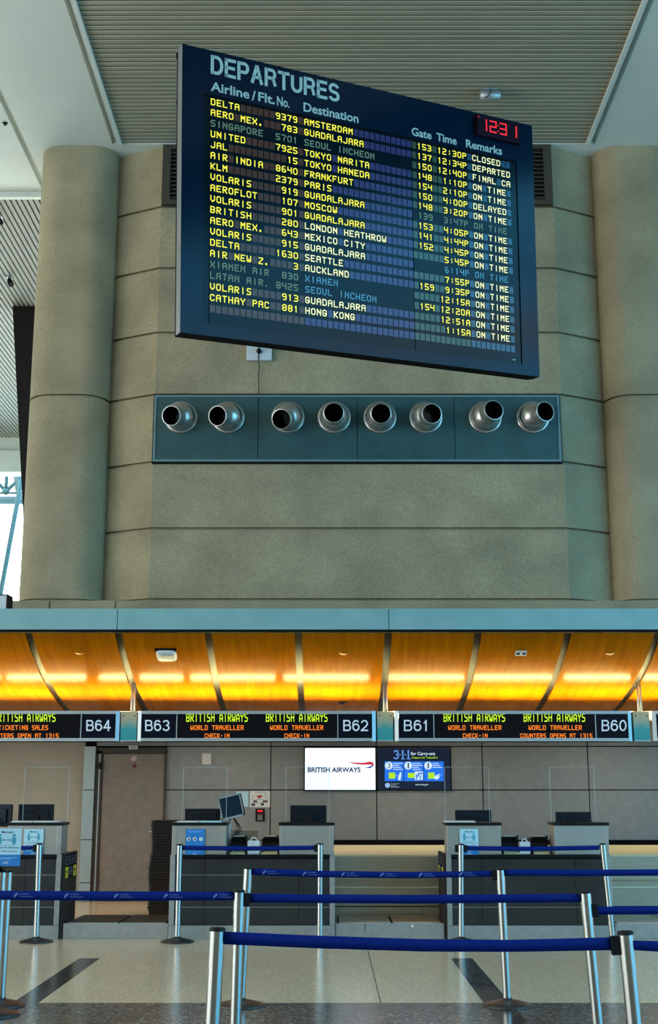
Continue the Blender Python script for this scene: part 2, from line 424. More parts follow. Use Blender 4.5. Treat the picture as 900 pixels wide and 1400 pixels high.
_D = '''A 0E11111F111111 B 1E11111E11111E C 0E11101010110E D 1E11111111111E E 1F10101E10101F F 1F10101E101010 G 0E11101713110E H 1111111F111111
I 04040404040404 J 0101010101110E K 11121418141211 L 1010101010101F M 111B1F15111111 N 11191D17131111 O 0E11111111110E P 1E11111E101010
Q 0E11111115120D R 1E11111E141211 S 0F10100E01011E T 1F040404040404 U 1111111111110E V 11111111110A04 W 11111115151F0A X 11110A040A1111
Y 11110A04040404 Z 1F01020408101F 0 0E11111111110E 1 040C0404040404 2 1E01010E10101F 3 1E01010E01011E 4 1111111F010101 5 1F10101E01011E
6 0E10101E11110E 7 1F010202040404 8 0E11110E11110E 9 0E11110F01010E . 00000000000C0C : 00040400040400 - 0000000E000000'''.split()
DOT = dict(zip(_D[::2], _D[1::2])); DOT['a'] = '040A11111F1111'


def dots(mb, txt, u0, v0, cw, chh, fr, m=0, gap=0.18, fat=1.15, pitch=None):
    """dot-matrix capitals: every run of lit dots is one bar; u0,v0 = lower left of the first character cell"""
    pitch = pitch or cw * (1 + gap); dx, dy = cw / 5, chh / 7
    for i, ch in enumerate(txt):
        if ch not in DOT: continue
        h = DOT[ch]; rows = [int(h[2 * r:2 * r + 2], 16) for r in range(7)]
        on = lambda c, r: 0 <= r < 7 and 0 <= c < 5 and (rows[r] >> (4 - c)) & 1
        bx = u0 + i * pitch; eu, ev = dx * (fat - 1) / 2, dy * (fat - 1) / 2

        def bar(c0, c1, r0, r1):
            a, b, d, e = bx + c0 * dx - eu, bx + (c1 + 1) * dx + eu, v0 + (6 - r1) * dy - ev, v0 + (7 - r0) * dy + ev
            mb.face([fr(a, d), fr(b, d), fr(b, e), fr(a, e)], m)
        for c in range(5):
            r = 0
            while r < 7:
                if on(c, r):
                    q = r
                    while on(c, q + 1): q += 1
                    if q > r or not (on(c - 1, r) or on(c + 1, r)): bar(c, c, r, q)
                    r = q + 1
                else: r += 1
        for r in range(7):
            c = 0
            while c < 5:
                if on(c, r):
                    q = c
                    while on(q + 1, r): q += 1
                    if q > c: bar(c, q, r, r)
                    c = q + 1
                else: c += 1
        for r in range(6):                       # close diagonal steps
            for c in range(5):
                if on(c, r):
                    for s in (-1, 1):
                        if on(c + s, r + 1) and not on(c, r + 1) and not on(c + s, r):
                            x = bx + (c + 0.5 + s * 0.5) * dx; y = v0 + (6 - r) * dy; k = dx * 0.5; l = dy * 0.5
                            mb.face([fr(x - k, y - l), fr(x + k, y - l), fr(x + k, y + l), fr(x - k, y + l)], m)


def plane_xz(Y):                # frame on a wall facing -Y: u = X, v = Z
    return lambda u, v: (u, Y, v)


def rect(mb, fr, u0, u1, v0, v1, m=0): mb.face([fr(u0, v0), fr(u1, v0), fr(u1, v1), fr(u0, v1)], m)


def disc(mb, fr, u, v, r, m=0, n=20, ry=None):
    ry = ry or r
    mb.face([fr(u + r * math.cos(2 * math.pi * k / n), v + ry * math.sin(2 * math.pi * k / n)) for k in range(n)], m)


# ================================================================== SETTING
ZC = 10.36                       # hall ceiling
mb = MB(); mb.box(-16, 16, -14, 30.6, -0.1, 0.0); structure(mb, 'floor', 'terrazzo', 'pale terrazzo floor with dark bands and diagonal dark inlays')

# ---- hall enclosure: side window walls and the wall behind the camera
for sgn, nm in ((-1, 'left'), (1, 'right')):
    mb = MB(); X0 = sgn * 16.0
    mb.box(min(X0, X0 + sgn * .3), max(X0, X0 + sgn * .3), -14, -11, 0, ZC, 0); mb.box(min(X0, X0 + sgn * .3), max(X0, X0 + sgn * .3), 11, 31, 0, ZC, 0)
    mb.box(min(X0, X0 + sgn * .3), max(X0, X0 + sgn * .3), -11, 11, 9.4, ZC, 0); mb.box(min(X0, X0 + sgn * .3), max(X0, X0 + sgn * .3), -11, 11, 0, .4, 0)
    for k in range(1, 8): mb.box(X0 - .1, X0 + .1, -11 + 2.75 * k - .06, -11 + 2.75 * k + .06, .4, 9.4, 1)
    for z in (2.6, 6.0): mb.box(X0 - .08, X0 + .08, -11, 11, z - .05, z + .05, 1)
    structure(mb, 'wall_' + nm, ['white', 'bronze'])
mb = MB(); mb.box(-16.3, 16.3, -14.3, -14, 0, ZC); structure(mb, 'wall_front', 'tanwall')
mb = MB(); mb.box(-16.3, 8.6, -14.3, -8, ZC, ZC + .25); structure(mb, 'ceiling_rear', 'white')
mb = MB(); mb.box(5.0, 8.6, -8, 17.25, ZC + .02, ZC + .25); structure(mb, 'added_dark_ceiling', 'strut')  # unseen dark strip added to keep the board's upper reflection dark
mb = MB()
for k in range(9): mb.box(8.6, 16.3, -14 + 2.85 * k - .05, -14 + 2.85 * k + .05, ZC, ZC + .2)
structure(mb, 'added_skylight_bars', 'bronze')  # bars across the unseen opening added for the board's blue reflection
# ---- hall ceiling: white slabs with shadow grooves around a slatted field
XL0, XL1, XR0, XR1 = -3.02, -2.885, 3.575, 3.705
mb = MB()
for x0, x1 in ((-16, -4.30), (-4.22, XL0), (XR1, 5.0)): mb.box(x0, x1, -8, 17.25, ZC, ZC + 0.25)
mb.box(8.6, 16.3, 9.0, 17.25, ZC, ZC + 0.25)        # rest of the right bay: unseen skylight added to turn the board's reflection blue
mb.box(-4.30, -4.22, -8, 17.25, ZC + 0.07, ZC + 0.25)
for x0, x1 in ((XL0, XL0 + 0.075), (XR1 - 0.075, XR1)): mb.box(x0, x1, -8, 15.84, ZC + 0.10, ZC + 0.25)
mb.box(XL0 + 0.075, XL1, -8, 15.84, ZC - 0.03, ZC + 0.25); mb.box(XR0, XR1 - 0.075, -8, 15.84, ZC - 0.03, ZC + 0.25)
mb.box(XL0, XR1, 15.84, 17.25, ZC, ZC + 0.25)
structure(mb, 'ceiling', 'white', 'white plaster hall ceiling with narrow shadow grooves')
mb = MB(); p = 0.0947; y = 15.835
while y > -8:
    mb.box(XL1, XR0, y - p + 0.018, y, ZC + 0.012, ZC + 0.03, 0)
    mb.box(XL1, XR0, y - p + 0.018, y - p + 0.027, ZC + 0.004, ZC + 0.013, 1)
    y -= p
mb.box(XL1, XR0, -8, 15.84, ZC + 0.017, ZC + 0.06, 2)
structure(mb, 'ceiling_slats', ['slat', 'slatedge', 'dark'], 'beige slatted ceiling field running crosswise above the departures board')
# ---- lower hall beyond the left column
mb = MB()
mb.box(-16, -3.0, 17.25, 17.33, ZC - 0.09, ZC + 0.25); mb.box(-16, -3.0, 30.5, 30.9, 9.95, 10.4, 0); mb.box(-16, -3.0, 30.42, 30.9, 9.42, 9.97, 0)
structure(mb, 'beam_1', 'white', 'white beam above the far window left of the column')
mb = MB(); x = -3.2; q = 0.0875
while x > -13:
    mb.box(x - q + 0.026, x, 17.33, 30.5, ZC - 0.03, ZC + 0.0, 0); x -= q
mb.box(-13, -3.0, 17.33, 30.5, ZC + 0.03, ZC + 0.06, 1)
structure(mb, 'ceiling_far_slats', ['farslat', 'dark'], 'slatted ceiling beyond the left column with slats running away')

# ---- concrete bay behind the board
YW, YC = 15.9, 16.22
BX0, BX1, CX0, CX1 = -2.32, 3.10, -2.985, 3.742     # flat bay, outer ends of the splayed sides
def zrow(py): return W(450, py, YW)[1]
ROWS = [zrow(v) for v in (820, 723, 632, 540, 455, 367, 283)] + [ZC]
mb = MB(); g = 0.02
prof = [(CX0 - 0.1, 17.2), (CX0, YC), (BX0, YW), (BX1, YW), (CX1, YC), (CX1 + 0.1, 17.2)]
mb.prism([(a, b + 0.06) if 0 < i < 5 else (a, b) for i, (a, b) in enumerate(prof)][::-1][::-1], 'z', 3.4, ZC, 0)
for a, b in zip([3.4] + ROWS[:-1], ROWS): mb.prism(prof, 'z', a + g, b - g if b < ZC - .01 else b, 0)
structure(mb, 'wall_back', 'concrete', 'coursed concrete wall bay with splayed sides')
zj = zrow(541)
def pilaster(name, x0, x1, label):
    mb = MB(); r = 0.36; y0 = 15.87
    def ring(d):
        pts = []
        for k in range(9):
            t = math.pi / 2 * k / 8; pts.append((x0 + r - (r - d) * math.cos(t), y0 + r - (r - d) * math.sin(t)))
        for k in range(9):
            t = math.pi / 2 * k / 8; pts.append((x1 - r + (r - d) * math.sin(t), y0 + r - (r - d) * math.cos(t)))
        return pts + [(x1 - d, 17.3), (x0 + d, 17.3)]
    for a, b in ((3.4, ROWS[0] - .012), (ROWS[0] + .012, zj - .016), (zj + .016, ZC)):
        mb.grid([[(u, v, a) for u, v in ring(0)], [(u, v, b) for u, v in ring(0)]], 0, True, True, True)
    mb.grid([[(u, v, 3.4) for u, v in ring(.05)], [(u, v, ZC) for u, v in ring(.05)]], 0, True, True)
    o = structure(mb, name, 'concrete', label)
    m = o.modifiers.new('n', 'EDGE_SPLIT'); m.split_angle = R(40)
pilaster('column_left', -4.06, CX0 + 0.01, 'tall round-cornered concrete column left of the board')
pilaster('column_right', CX1 - 0.01, 4.82, 'tall round-cornered concrete column right of the board')
mb = MB(); zt = W(450, 821, 15.8)[1]
xs = [-4.06, W(68, 826, 15.8)[0], W(158, 826, 15.8)[0], 13.0]
for a, b in zip(xs, xs[1:]): mb.box(a + .006, b - .006, 15.80, 16.3, 3.4, zt)
structure(mb, 'trim_1', 'concrete', 'concrete ledge course under the wall bay', bevel=0.01)

mb = MB(); mb.box(4.4, 16.0, 17.0, 17.3, 2.6, ZC); structure(mb, 'wall_back_right', 'concrete', 'plain concrete wall right of the right column')

# ---- check-in canopy: blue fascia, roof, curved veneer soffit
mb = MB(); zf0, zf1 = W(450, 860.5, 13.64)[1], W(450, 832, 13.64)[1]
fj = [-2.327 + 2.985 * k for k in range(-3, 6)]
for a, b in zip(fj, fj[1:]): mb.box(a + .004, b - .004, 13.64, 13.70, zf0, zf1, 0)
mb.box(fj[0], fj[-1], 13.70, 16.0, zf1 - 0.06, zf1 - 0.02, 1); mb.box(fj[0], fj[-1], 13.655, 13.70, zf0 + .01, zf1 - .01, 1)
mb.box(fj[0], fj[-1], 13.645, 13.72, zf0 - .03, zf0 - .002, 1)
structure(mb, 'fascia_beam', ['fascia', 'dark'], 'pale blue metal fascia along the top of the check-in canopy')
CURVE = [(13.70, 3.285), (14.03, 3.10), (14.45, 2.93), (14.89, 2.785), (15.4, 2.665), (15.9, 2.575), (16.6, 2.48), (17.4, 2.41), (18.2, 2.375), (19.1, 2.36)]
def canopy(Y):
    for (a, za), (b, zb) in zip(CURVE, CURVE[1:]):
        if a <= Y <= b: return za + (zb - za) * (Y - a) / (b - a)
# smooth the profile (Catmull-Rom)
prof = []
for i in range(len(CURVE) - 1):
    p0, p1, p2, p3 = (CURVE[max(i - 1, 0)], CURVE[i], CURVE[i + 1], CURVE[min(i + 2, len(CURVE) - 1)])
    for k in range(5):
        t = k / 5
        prof.append(tuple(0.5 * (2 * p1[j] + (p2[j] - p0[j]) * t + (2 * p0[j] - 5 * p1[j] + 4 * p2[j] - p3[j]) * t * t + (3 * p1[j] - p0[j] - 3 * p2[j] + p3[j]) * t ** 3) for j in (0, 1)))
prof.append(CURVE[-1])
SEAM = [0.655 + 0.9945 * k for k in range(-9, 13)]
for i, (a, b) in enumerate(zip(SEAM, SEAM[1:])):
    mb = MB(); mb.grid([[(a + .04, y, z), (b - .04, y, z)] for y, z in prof], 0, True, False)
    mb.grid([[(b - .04, y, z + .03), (a + .04, y, z + .03)] for y, z in prof], 0, True, False)
    for x in (a + .04, b - .04): mb.grid([[(x, y, z), (x, y, z + .03)] for y, z in prof], 0, False, False)
    structure(mb, 'canopy_panel', 'wood')
mb = MB()
for a in SEAM: mb.grid([[(a - .05, y, z + .022), (a + .05, y, z + .022)] for y, z in prof], 0, True, False)
structure(mb, 'canopy_seam', 'bronze')
mb = MB(); mb.grid([[(SEAM[0], y, z + .08), (SEAM[-1], y, z + .08)] for y, z in prof], 0, True, False)
structure(mb, 'canopy_deck', 'dark')

# ---- back wall of the check-in hall
YB = 19.0
def bx(px): return (px - 450) * 0.01087
HZ = [W(450, v, YB)[1] for v in (1149, 1080, 1020.5)] + [2.34]
mb = MB(); mb.box(bx(115), 13.0, YB + .03, YB + .2, 0, 2.5, 1)
vx = [bx(226)] + [bx(370 + 145.3 * k) for k in range(0, 9)]
for a, b in zip(vx, vx[1:]):
    for c, d in zip(HZ, HZ[1:]): mb.box(a + .008, b - .008, YB, YB + .04, c + .008, d - .008, 0)
mb.box(bx(226), 0.0, YB, YB + .04, 0.0, HZ[0] - .012, 0)
mb.box(bx(130), bx(226), YB, YB + .04, HZ[2] + .008, 2.34, 0)
structure(mb, 'wall_rear', ['wallpanel', 'dark'], 'grey satin metal panels behind the counters')
mb = MB(); mb.box(-9, bx(115) - .01, YB - .02, YB + .2, 0, 2.5, 0)
structure(mb, 'wall_rear_tan', 'tanwall', 'tan plaster wall at far left behind the counter')
mb = MB()
hz = [0] + [W(450, v, YB - .1)[1] for v in (1207, 1148, 1080, 1020)] 
for c, d in zip(hz, hz[1:]): mb.box(bx(115), bx(130), YB - .1, YB + .03, c + .006, d - .006, 0)
structure(mb, 'trim_2', 'pilaster', 'pale steel pilaster beside the door')
# door
d = bpy.data.objects.new('door_1', None); C.objects.link(d); d.location = (bx(182), YB, 0); d['kind'] = 'structure'; d['label'] = 'brown flush door behind the baggage scale'
w = (bx(225) - bx(140)) / 2; hd = W(450, 1027, YB)[1]
mb = MB(); mb.box(-w, w, -.02, .03, 0.02, hd - .04); mb.build('door_leaf', 'door', d, 0.003)
mb = MB(); mb.box(-w - .10, -w - .005, -.05, .03, 0, hd); mb.box(w + .005, w + .03, -.05, .03, 0, hd); mb.box(-w - .10, w + .03, -.05, .03, hd - .035, hd + .05)
mb.box(-w - .05, -w - .035, -.052, 0, 0, hd - .04, 1); mb.build('door_frame', ['frame', 'alu'], d)
hx, hzv = W(212, 1137, YB); hx -= bx(182)
mb = MB(); mb.tube([(hx + .03, -.02, hzv), (hx + .03, -.07, hzv), (hx - .09, -.07, hzv)], .011, 10); mb.lathe([(0.0, 0), (.028, 0), (.028, .012), (0, .012)], 16, Matrix.Translation((hx + .03, -.02, hzv)) @ Matrix.Rotation(R(90), 4, 'X')); mb.build('door_handle', 'alu', d)
sx, sz = W(138, 1047, YB); sx -= bx(182); mb = MB(); mb.box(sx - .02, sx + .03, -.075, -.05, sz - .05, sz + .05); mb.build('door_closer', 'black', d, .004)
mb = MB()
for px, py, m, s in ((183, 1037, 1, .045), (184, 1047, 0, .04)):
    x, z = W(px, py, YB - .022); x -= bx(182); f = plane_xz(-.0225)
    if m: mb.face([f(x - .05, z - .03), f(x + .02, z - .04), f(x + .05, z + .03), f(x - .02, z + .035)], 1)
    else: mb.face([f(x - s, z), f(x, z - s), f(x + s, z), f(x, z + s)], 0)
mb.build('door_sticker', ['maroon', 'pinkprint'], d)

# ---- far window, left of the column
d = bpy.data.objects.new('window_1', None); C.objects.link(d); d.location = (-9, 30.6, 0); d['kind'] = 'structure'; d['label'] = 'tall bright window beyond the left column'
mb = MB(); mb.box(-6, 3.5, 0, .02, 0.1, 9.5); mb.build('window_pane', 'window_glass', d)
mb = MB()
for x in (-6, -3, 0, 3.5): mb.box(x - .04, x + .04, -.04, .06, 0, 9.5)
mb.box(-6, 3.5, -.04, .06, 0, .15); mb.build('window_frame', 'trusswhite', d)
tr = thing('roof_truss', (-9, 32.5, 8.0), 'pale tubular roof truss seen through the window left of the column', 'truss')
def tp(px, py, Y=32.5): x, z = W(px, py, Y); return Vector((x + 9, Y - 32.5, z - 8.0))
mb = MB(); a, b = tp(-60, 684), tp(40, 684); mb.tube([a, b], .11, 12); mb.tube([tp(-60, 674), tp(40, 674)], .035, 8); mb.build('bottom_chord', 'trusswhite', tr)
for k, (a, b, r) in enumerate(((tp(8, 672), tp(11, 610), .05), (tp(8, 672), tp(42, 640), .05), (tp(8, 672), tp(-30, 630), .05), (tp(17, 612), tp(27, 684), .08))):
    mb = MB(); mb.tube([a, b], r, 10); mb.build('web_member', 'teal_steel' if k < 3 else 'trusswhite', tr)
mb = MB(); p = tp(8, 672); mb.lathe([(0, -.1), (.09, -.06), (.11, 0), (.09, .06), (0, .1)], 12, Matrix.Translation(p)); mb.build('joint', 'teal_steel', tr)
mb = MB(); a, b = W(23, 690, 32.0), W(0, 815, 32.0); dx = (b[0] - a[0]) / (b[1] - a[1])
x0 = a[0] - dx * a[1]; x1 = a[0] + dx * (9.6 - a[1])
mb.tube([(x0, 32.0, 0), (x1, 32.0, 9.6)], .065, 14); o = mb.build('raking_column', 'teal_steel'); tag(o, 'pale teal slanted steel prop outside the window left of the column', 'steel prop')
relocate(o, (x0, 32.0, 0))

# ================================================================== OBJECTS
def part(mb, name, mats, parent, bevel=0.0, world=True, label=None):
    """a mesh built in world coordinates, hung under an unrotated thing"""
    if world:
        l = Vector((0, 0, 0)); p = parent
        while p: l += p.location; p = p.parent
        mb.v = [(a - l.x, b - l.y, c - l.z) for a, b, c in mb.v]
    o = mb.build(name, mats, parent, bevel)
    if label: o['label'] = label
    return o


def pxf(Y): return lambda u, v: (W(u, -v, Y)[0], Y, W(u, -v, Y)[1])     # frame on the plane at depth Y, read off in picture units


def nth(k):
    w = 'zeroth first second third fourth fifth sixth seventh eighth ninth tenth eleventh twelfth thirteenth fourteenth fifteenth sixteenth seventeenth eighteenth nineteenth twentieth'.split()
    return w[k] if k <= 20 else 'twenty-' + w[k - 20] if k < 30 else 'thirtieth'


def copy_tree(o, parent=None):
    c = o.copy(); C.objects.link(c); c.parent = parent
    for ch in list(o.children): copy_tree(ch, c)
    return c


# ---------------------------------------------------------------- departures board
bd = thing('departures_board', (0.406074, 11.0, 6.873649), 'big tilted blue-black departures board with rows of yellow flight text', 'departures board')
bd.matrix_world = Matrix.Translation((0.406074, 11.0, 6.873649)) @ Matrix.Rotation(0.47336, 4, 'Z') @ Matrix.Rotation(0.076807, 4, 'X') @ Matrix.Rotation(-0.048497, 4, 'Y')
HW, HH, TH = 1.920, 1.3326, 0.1765
U0, U1, V0, V1 = -1.715, 1.712, -1.226, 0.908
mb = MB()
for a, b, c, e in ((-HW, U0, -HH, HH), (U1, HW, -HH, HH), (U0, U1, V1, HH), (U0, U1, -HH, V0)): mb.box(a, b, 0, .03, c, e, 0)
mb.box(-HW + .004, HW - .004, .03, .11, -HH + .004, HH - .004, 2)
for u in (-HW - .002, HW - .006): mb.box(u, u + .008, .004, .11, -HH + .002, HH, 1)
mb.box(-HW + .012, HW - .012, .11, TH, -HH + .004, HH - .03, 2); mb.box(-HW + .008, HW - .008, .003, .12, -HH - .004, -HH + .002, 2)
mb.build('housing', ['boardframe', 'boardside', 'dark'], bd)
mb = MB(); mb.box(-HW - .012, -HW + .03, .12, .14, HH - .08, HH - .03); mb.box(-HW - .006, -HW + .03, .12, .14, .82, .85); mb.build('side_bracket', 'black', bd)
mb = MB(); mb.box(U0, U1, .012, .03, V0, V1, 0)
for u in (U0 + .065, 0.468): mb.box(u - .003, u + .003, .009, .013, V0, V1, 1)
mb.box(U0, U1, .008, .013, V1 - .02, V1, 1); mb.build('display_pane', ['boardpane', 'dark'], bd)
mb = MB(); mb.box(1.60, 1.64, .010, .0125, -1.19, -1.182); mb.build('maker_mark', 'title', bd)
CW, CP, RP, G0, T0 = 0.0489, 0.0587, 0.1014, -1.645, 0.882
ROWT = [('DELTA', '9379', 'AMSTERDAM', '153', '12:30P', 'CLOSED'), ('AERO MEX.', '783', 'GUADALAJARA', '137', '12:34P', 'DEPARTED'),
        ('SINGAPORE', '5701', 'SEOUL INCHEON', '150', '12:40P', 'FINAL CA'), ('UNITED', '7925', 'TOKYO NARITA', '148', '1:10P', 'ON TIME'),
        ('JAL', '15', 'TOKYO HANEDA', '154', '2:10P', 'ON TIME'), ('AIR INDIA', '8640', 'FRANKFURT', '150', '4:00P', 'DELAYED'),
        ('KLM', '2379', 'PARIS', '148', '3:20P', 'ON TIME'), ('VOLARIS', '919', 'GUADALAJARA', '139', '3:47P', 'ON TIME'),
        ('AEROFLOT', '107', 'MOSCOW', '153', '4:05P', 'ON TIME'), ('VOLARIS', '901', 'GUADALAJARA', '141', '4:44P', 'ON TIME'),
        ('BRITISH', '280', 'LONDON HEATHROW', '152', '4:45P', 'ON TIME'), ('AERO MEX.', '643', 'MEXICO CITY', '', '5:45P', 'ON TIME'),
        ('VOLARIS', '915', 'GUADALAJARA', '', '6:14P', 'ON TIME'), ('DELTA', '1630', 'SEATTLE', '', '7:55P', 'ON TIME'),
        ('AIR NEW Z.', '3', 'AUCKLAND', '159', '9:35P', 'ON TIME'), ('XIAMEN AIR', '830', 'XIAMEN', '', '12:15A', 'ON TIME'),
        ('LATAM AIR.', '8425', 'SEOUL INCHEON', '154', '12:20A', 'ON TIME'), ('VOLARIS', '913', 'GUADALAJARA', '', '12:51A', 'ON TIME'),
        ('CATHAY PAC', '881', 'HONG KONG', '', '1:15A', 'ON TIME')]
DIML, DIMR = {2, 15, 16}, {7, 12}
cells = MB(); FIELD = ('airline_name', 'flight_number', 'destination_name', 'gate_number', 'departure_time', 'flight_remark'); FST = [0, 11, 16, 36, 40, 48]
for r in range(20):
    v1 = T0 - r * RP; v0 = v1 - .068; lit, dim = MB(), MB()
    line = [' '] * 56
    if r < 19:
        a, f, de, gt, tm, rm = ROWT[r]
        for st, tx in ((0, a), (15 - len(f), f), (16, de), (37, gt), (47 - len(tm), tm), (48, rm)):
            for i, ch in enumerate(tx): line[st + i] = ch
    def done():
        global lit, dim
        if lit.v: lit.build(FIELD[fld], ['lit', 'litpale'], bd)
        if dim.v: dim.build(FIELD[fld], ['unlit', 'unlitblue'], bd)['label'] = 'dimmed grey lettering'
        lit, dim = MB(), MB()
    fld = 0
    for c in range(56):
        if c in FST and c: done(); fld = FST.index(c)
        u = G0 + c * CP; grp = 0 if c < 16 else 1 if c < 36 else 2 if c < 47 else 3
        dimmed = (r in DIML and c < 36) or (r in DIMR and c >= 36)
        if line[c] == ' ' and not dimmed:
            mb = cells; mb.box(u, u + CW, .0085, .012, v0, v1, grp)
        elif line[c] != ' ':
            cells.box(u, u + CW, .0100, .012, v0, v1, 4)
            t = dim if dimmed else lit
            pale = 1 if c >= 48 or (c >= 16 and c < 36 and r >= 10) else 0
            if dimmed: pale = 1 if (c >= 36 and r > 10) or (r > 14 and c >= 16) else 0
            dots(t, line[c], u + .002, v0 + .003, CW - .005, .062, lambda p, q: (p, .0085, q), pale, fat=1.12)
    done()
cells.build('flap_grid', ['flap_a', 'flap_b', 'flap_c', 'flap_d', 'boardpane'], bd)
mb = MB(); fr = lambda u, v: (u, -.0025, v)
stroke_text(mb, 'DEPARTURES', -1.65, -0.333, 1.108, 1.290, fr, .031, 0, sp=.46, wu=.031); mb.build('title_lettering', 'title', bd)
for t, a, b, lo, hi in (('Airline', -1.648, -1.268, .945, 1.035), ('/', -1.245, -1.205, .94, 1.035), ('Flt.', -1.180, -1.012, .945, 1.035), ('No.', -.99, -.862, .942, 1.036),
                        ('Destination', -.717, -.130, .942, 1.032), ('Gate', .462, .690, .938, 1.024), ('Time', .748, .985, .938, 1.022), ('Remarks', 1.095, 1.532, .936, 1.022)):
    mb = MB(); fit_text(mb, t, a, b, lo, hi, fr, 0, off=.022); mb.build('heading_lettering', 'title', bd)
ck = MB(); ck.box(1.205, 1.735, -.05, 0, 1.078, 1.292); ck = ck.build('clock', 'clockface', bd, .004); ck['label'] = 'red digital clock reading 12:31'
mb = MB(); fr = lambda u, v: (u, -.0515, v); sg = .013
def seg(mb, u, v, w, h, on):
    S = {'a': (u, u + w, v + h - sg, v + h), 'g': (u, u + w, v + h / 2 - sg / 2, v + h / 2 + sg / 2), 'd': (u, u + w, v, v + sg), 'f': (u, u + sg, v + h / 2, v + h), 'b': (u + w - sg, u + w, v + h / 2, v + h),
         'e': (u, u + sg, v, v + h / 2), 'c': (u + w - sg, u + w, v, v + h / 2)}
    for k in on:
        a, b, c, e = S[k]
        mb.hexa([fr(a, c), fr(b, c), fr(b + .004, e), fr(a + .004, e)], [(p[0], p[1] - .001, p[2]) for p in (fr(a, c), fr(b, c), fr(b + .004, e), fr(a + .004, e))])
seg(mb, 1.235, 1.130, .085, .125, 'bc'); seg(mb, 1.352, 1.130, .085, .125, 'abged'); seg(mb, 1.475, 1.130, .085, .125, 'abgcd'); seg(mb, 1.600, 1.130, .085, .125, 'bc')
for u, v in ((1.462, 1.22), (1.458, 1.16)): disc(mb, fr, u, v, .007)
disc(mb, fr, 1.222, 1.268, .007); mb.build('clock_digits', 'red', ck)
mb = MB(); inv = bd.matrix_world.inverted()
def wtube(a, b, r): mb.tube([inv @ Vector(a), inv @ Vector(b)], r, 10)
for x in (0.15, 1.0): wtube((x, 11.15 + (x - .4) * .5, 7.9), (x, 15.92, 7.9), .05)
mb.build('wall_arm', 'strut', bd)

# ---------------------------------------------------------------- louvre band, junction box, lamp on the slats
zg = zrow(283) + .01
gr = thing('louvre_grille', (0.39, YW - .01, zg), 'dark brown louvred air grille at the top of the wall behind the board', 'grille')
mb = MB()
gx0, gx1, gz1 = BX0 + .01, BX1 - .01, ZC - .01
for a, b, c, e in ((gx0, gx0 + .11, zg, gz1), (gx1 - .11, gx1, zg, gz1), (gx0 + .11, gx1 - .11, zg, zg + .07), (gx0 + .11, gx1 - .11, gz1 - .06, gz1)): mb.box(a, b, YW - .07, YW - .005, c, e)
mb.box(gx0 + .05, gx1 - .05, YW - .012, YW - .004, zg, gz1, 1); part(mb, 'frame', ['grille', 'dark'], gr)
mb = MB(); z = zg + .11
while z < gz1 - .06:
    mb.hexa([(gx0 + .1, YW - .06, z - .02), (gx1 - .1, YW - .06, z - .02), (gx1 - .1, YW - .02, z + .02), (gx0 + .1, YW - .02, z + .02)],
            [(gx0 + .1, YW - .06, z - .008), (gx1 - .1, YW - .06, z - .008), (gx1 - .1, YW - .02, z + .032), (gx0 + .1, YW - .02, z + .032)]); z += .062
part(mb, 'louvre_blades', 'grille', gr)
x0, z0 = W(337, 493, 15.86); x1, z1 = W(372, 462, 15.86)
jb = thing('junction_box', ((x0 + x1) / 2, YW, z0), 'white junction box on the concrete just below the departures board', 'junction box')
mb = MB(); mb.box(x0, x1, 15.84, YW - .008, z0, z1); part(mb, 'box', 'plastic', jb, .006)
mb = MB(); mb.lathe([(0, -.05), (.028, -.05), (.034, 0)], 14, Matrix.Translation(((x0 + x1) / 2, 15.835, z0 + .12)) @ Matrix.Rotation(R(-90), 4, 'X')); part(mb, 'cable_gland', 'black', jb)
mb = MB(); xa, za = W(354, 482, 15.875); xb, zb = W(354, 538, 15.875)
mb.tube([(xa, 15.83, za + .1), (xa, 15.835, z0 - .02), (xa + .01, 15.875, z0 - .10), (xa, 15.875, (za + zb) / 2), (xb, 15.875, zb)], .006, 6); part(mb, 'cable', 'black', jb)
p = ray(670, 122); sc_ = (ZC - EYE) / p[2]; lx, ly = p[0] * sc_, p[1] * sc_
lp = thing('ceiling_floodlight', (lx, ly, ZC), 'small silver cylinder floodlight on the slatted ceiling right of the board', 'lamp')
mb = MB(); mb.tube([(lx - .13, ly, ZC - .09), (lx - .125, ly, ZC - .09), (lx + .125, ly, ZC - .09), (lx + .13, ly, ZC - .09)], [.05, .062, .062, .05], 20); part(mb, 'body', 'alu', lp)
mb = MB(); mb.box(lx - .02, lx + .02, ly + .01, ly + .05, ZC - .09, ZC + .004); mb.box(lx - .1, lx + .1, ly - .02, ly + .05, ZC - .018, ZC + .005); part(mb, 'bracket', 'alu', lp)
mb = MB(); mb.tube([(lx + .0, ly - .055, ZC - .02), (lx, ly - .066, ZC - .08), (lx - .03, ly - .055, ZC - .13), (lx - .07, ly - .035, ZC - .145)], .006, 6); part(mb, 'cable', 'black', lp)

# ---------------------------------------------------------------- jet nozzle panel
zp0, zp1 = W(450, 631, 15.84)[1], W(450, 540, 15.84)[1]; xp0, xp1 = W(210, 585, 15.84)[0], W(766.5, 585, 15.84)[0]
vp = thing('vent_panel', ((xp0 + xp1) / 2, YW, zp0), 'long blue-grey metal panel carrying eight round air nozzles', 'vent panel')
js = [xp0] + [W(v, 585, 15.84)[0] for v in (353, 488.7, 622)] + [xp1]
for a, b in zip(js, js[1:]):
    mb = MB(); mb.box(a + .004, b - .004, 15.85, YW - .008, zp0 + .03, zp1 - .03); part(mb, 'panel_plate', 'hvac', vp)
mb = MB()
for a, b, c, e in ((xp0, xp1, zp1 - .03, zp1), (xp0, xp1, zp0, zp0 + .03), (xp0, xp0 + .03, zp0 + .03, zp1 - .03), (xp1 - .03, xp1, zp0 + .03, zp1 - .03)): mb.box(a, b, 15.838, YW - .008, c, e, 0)
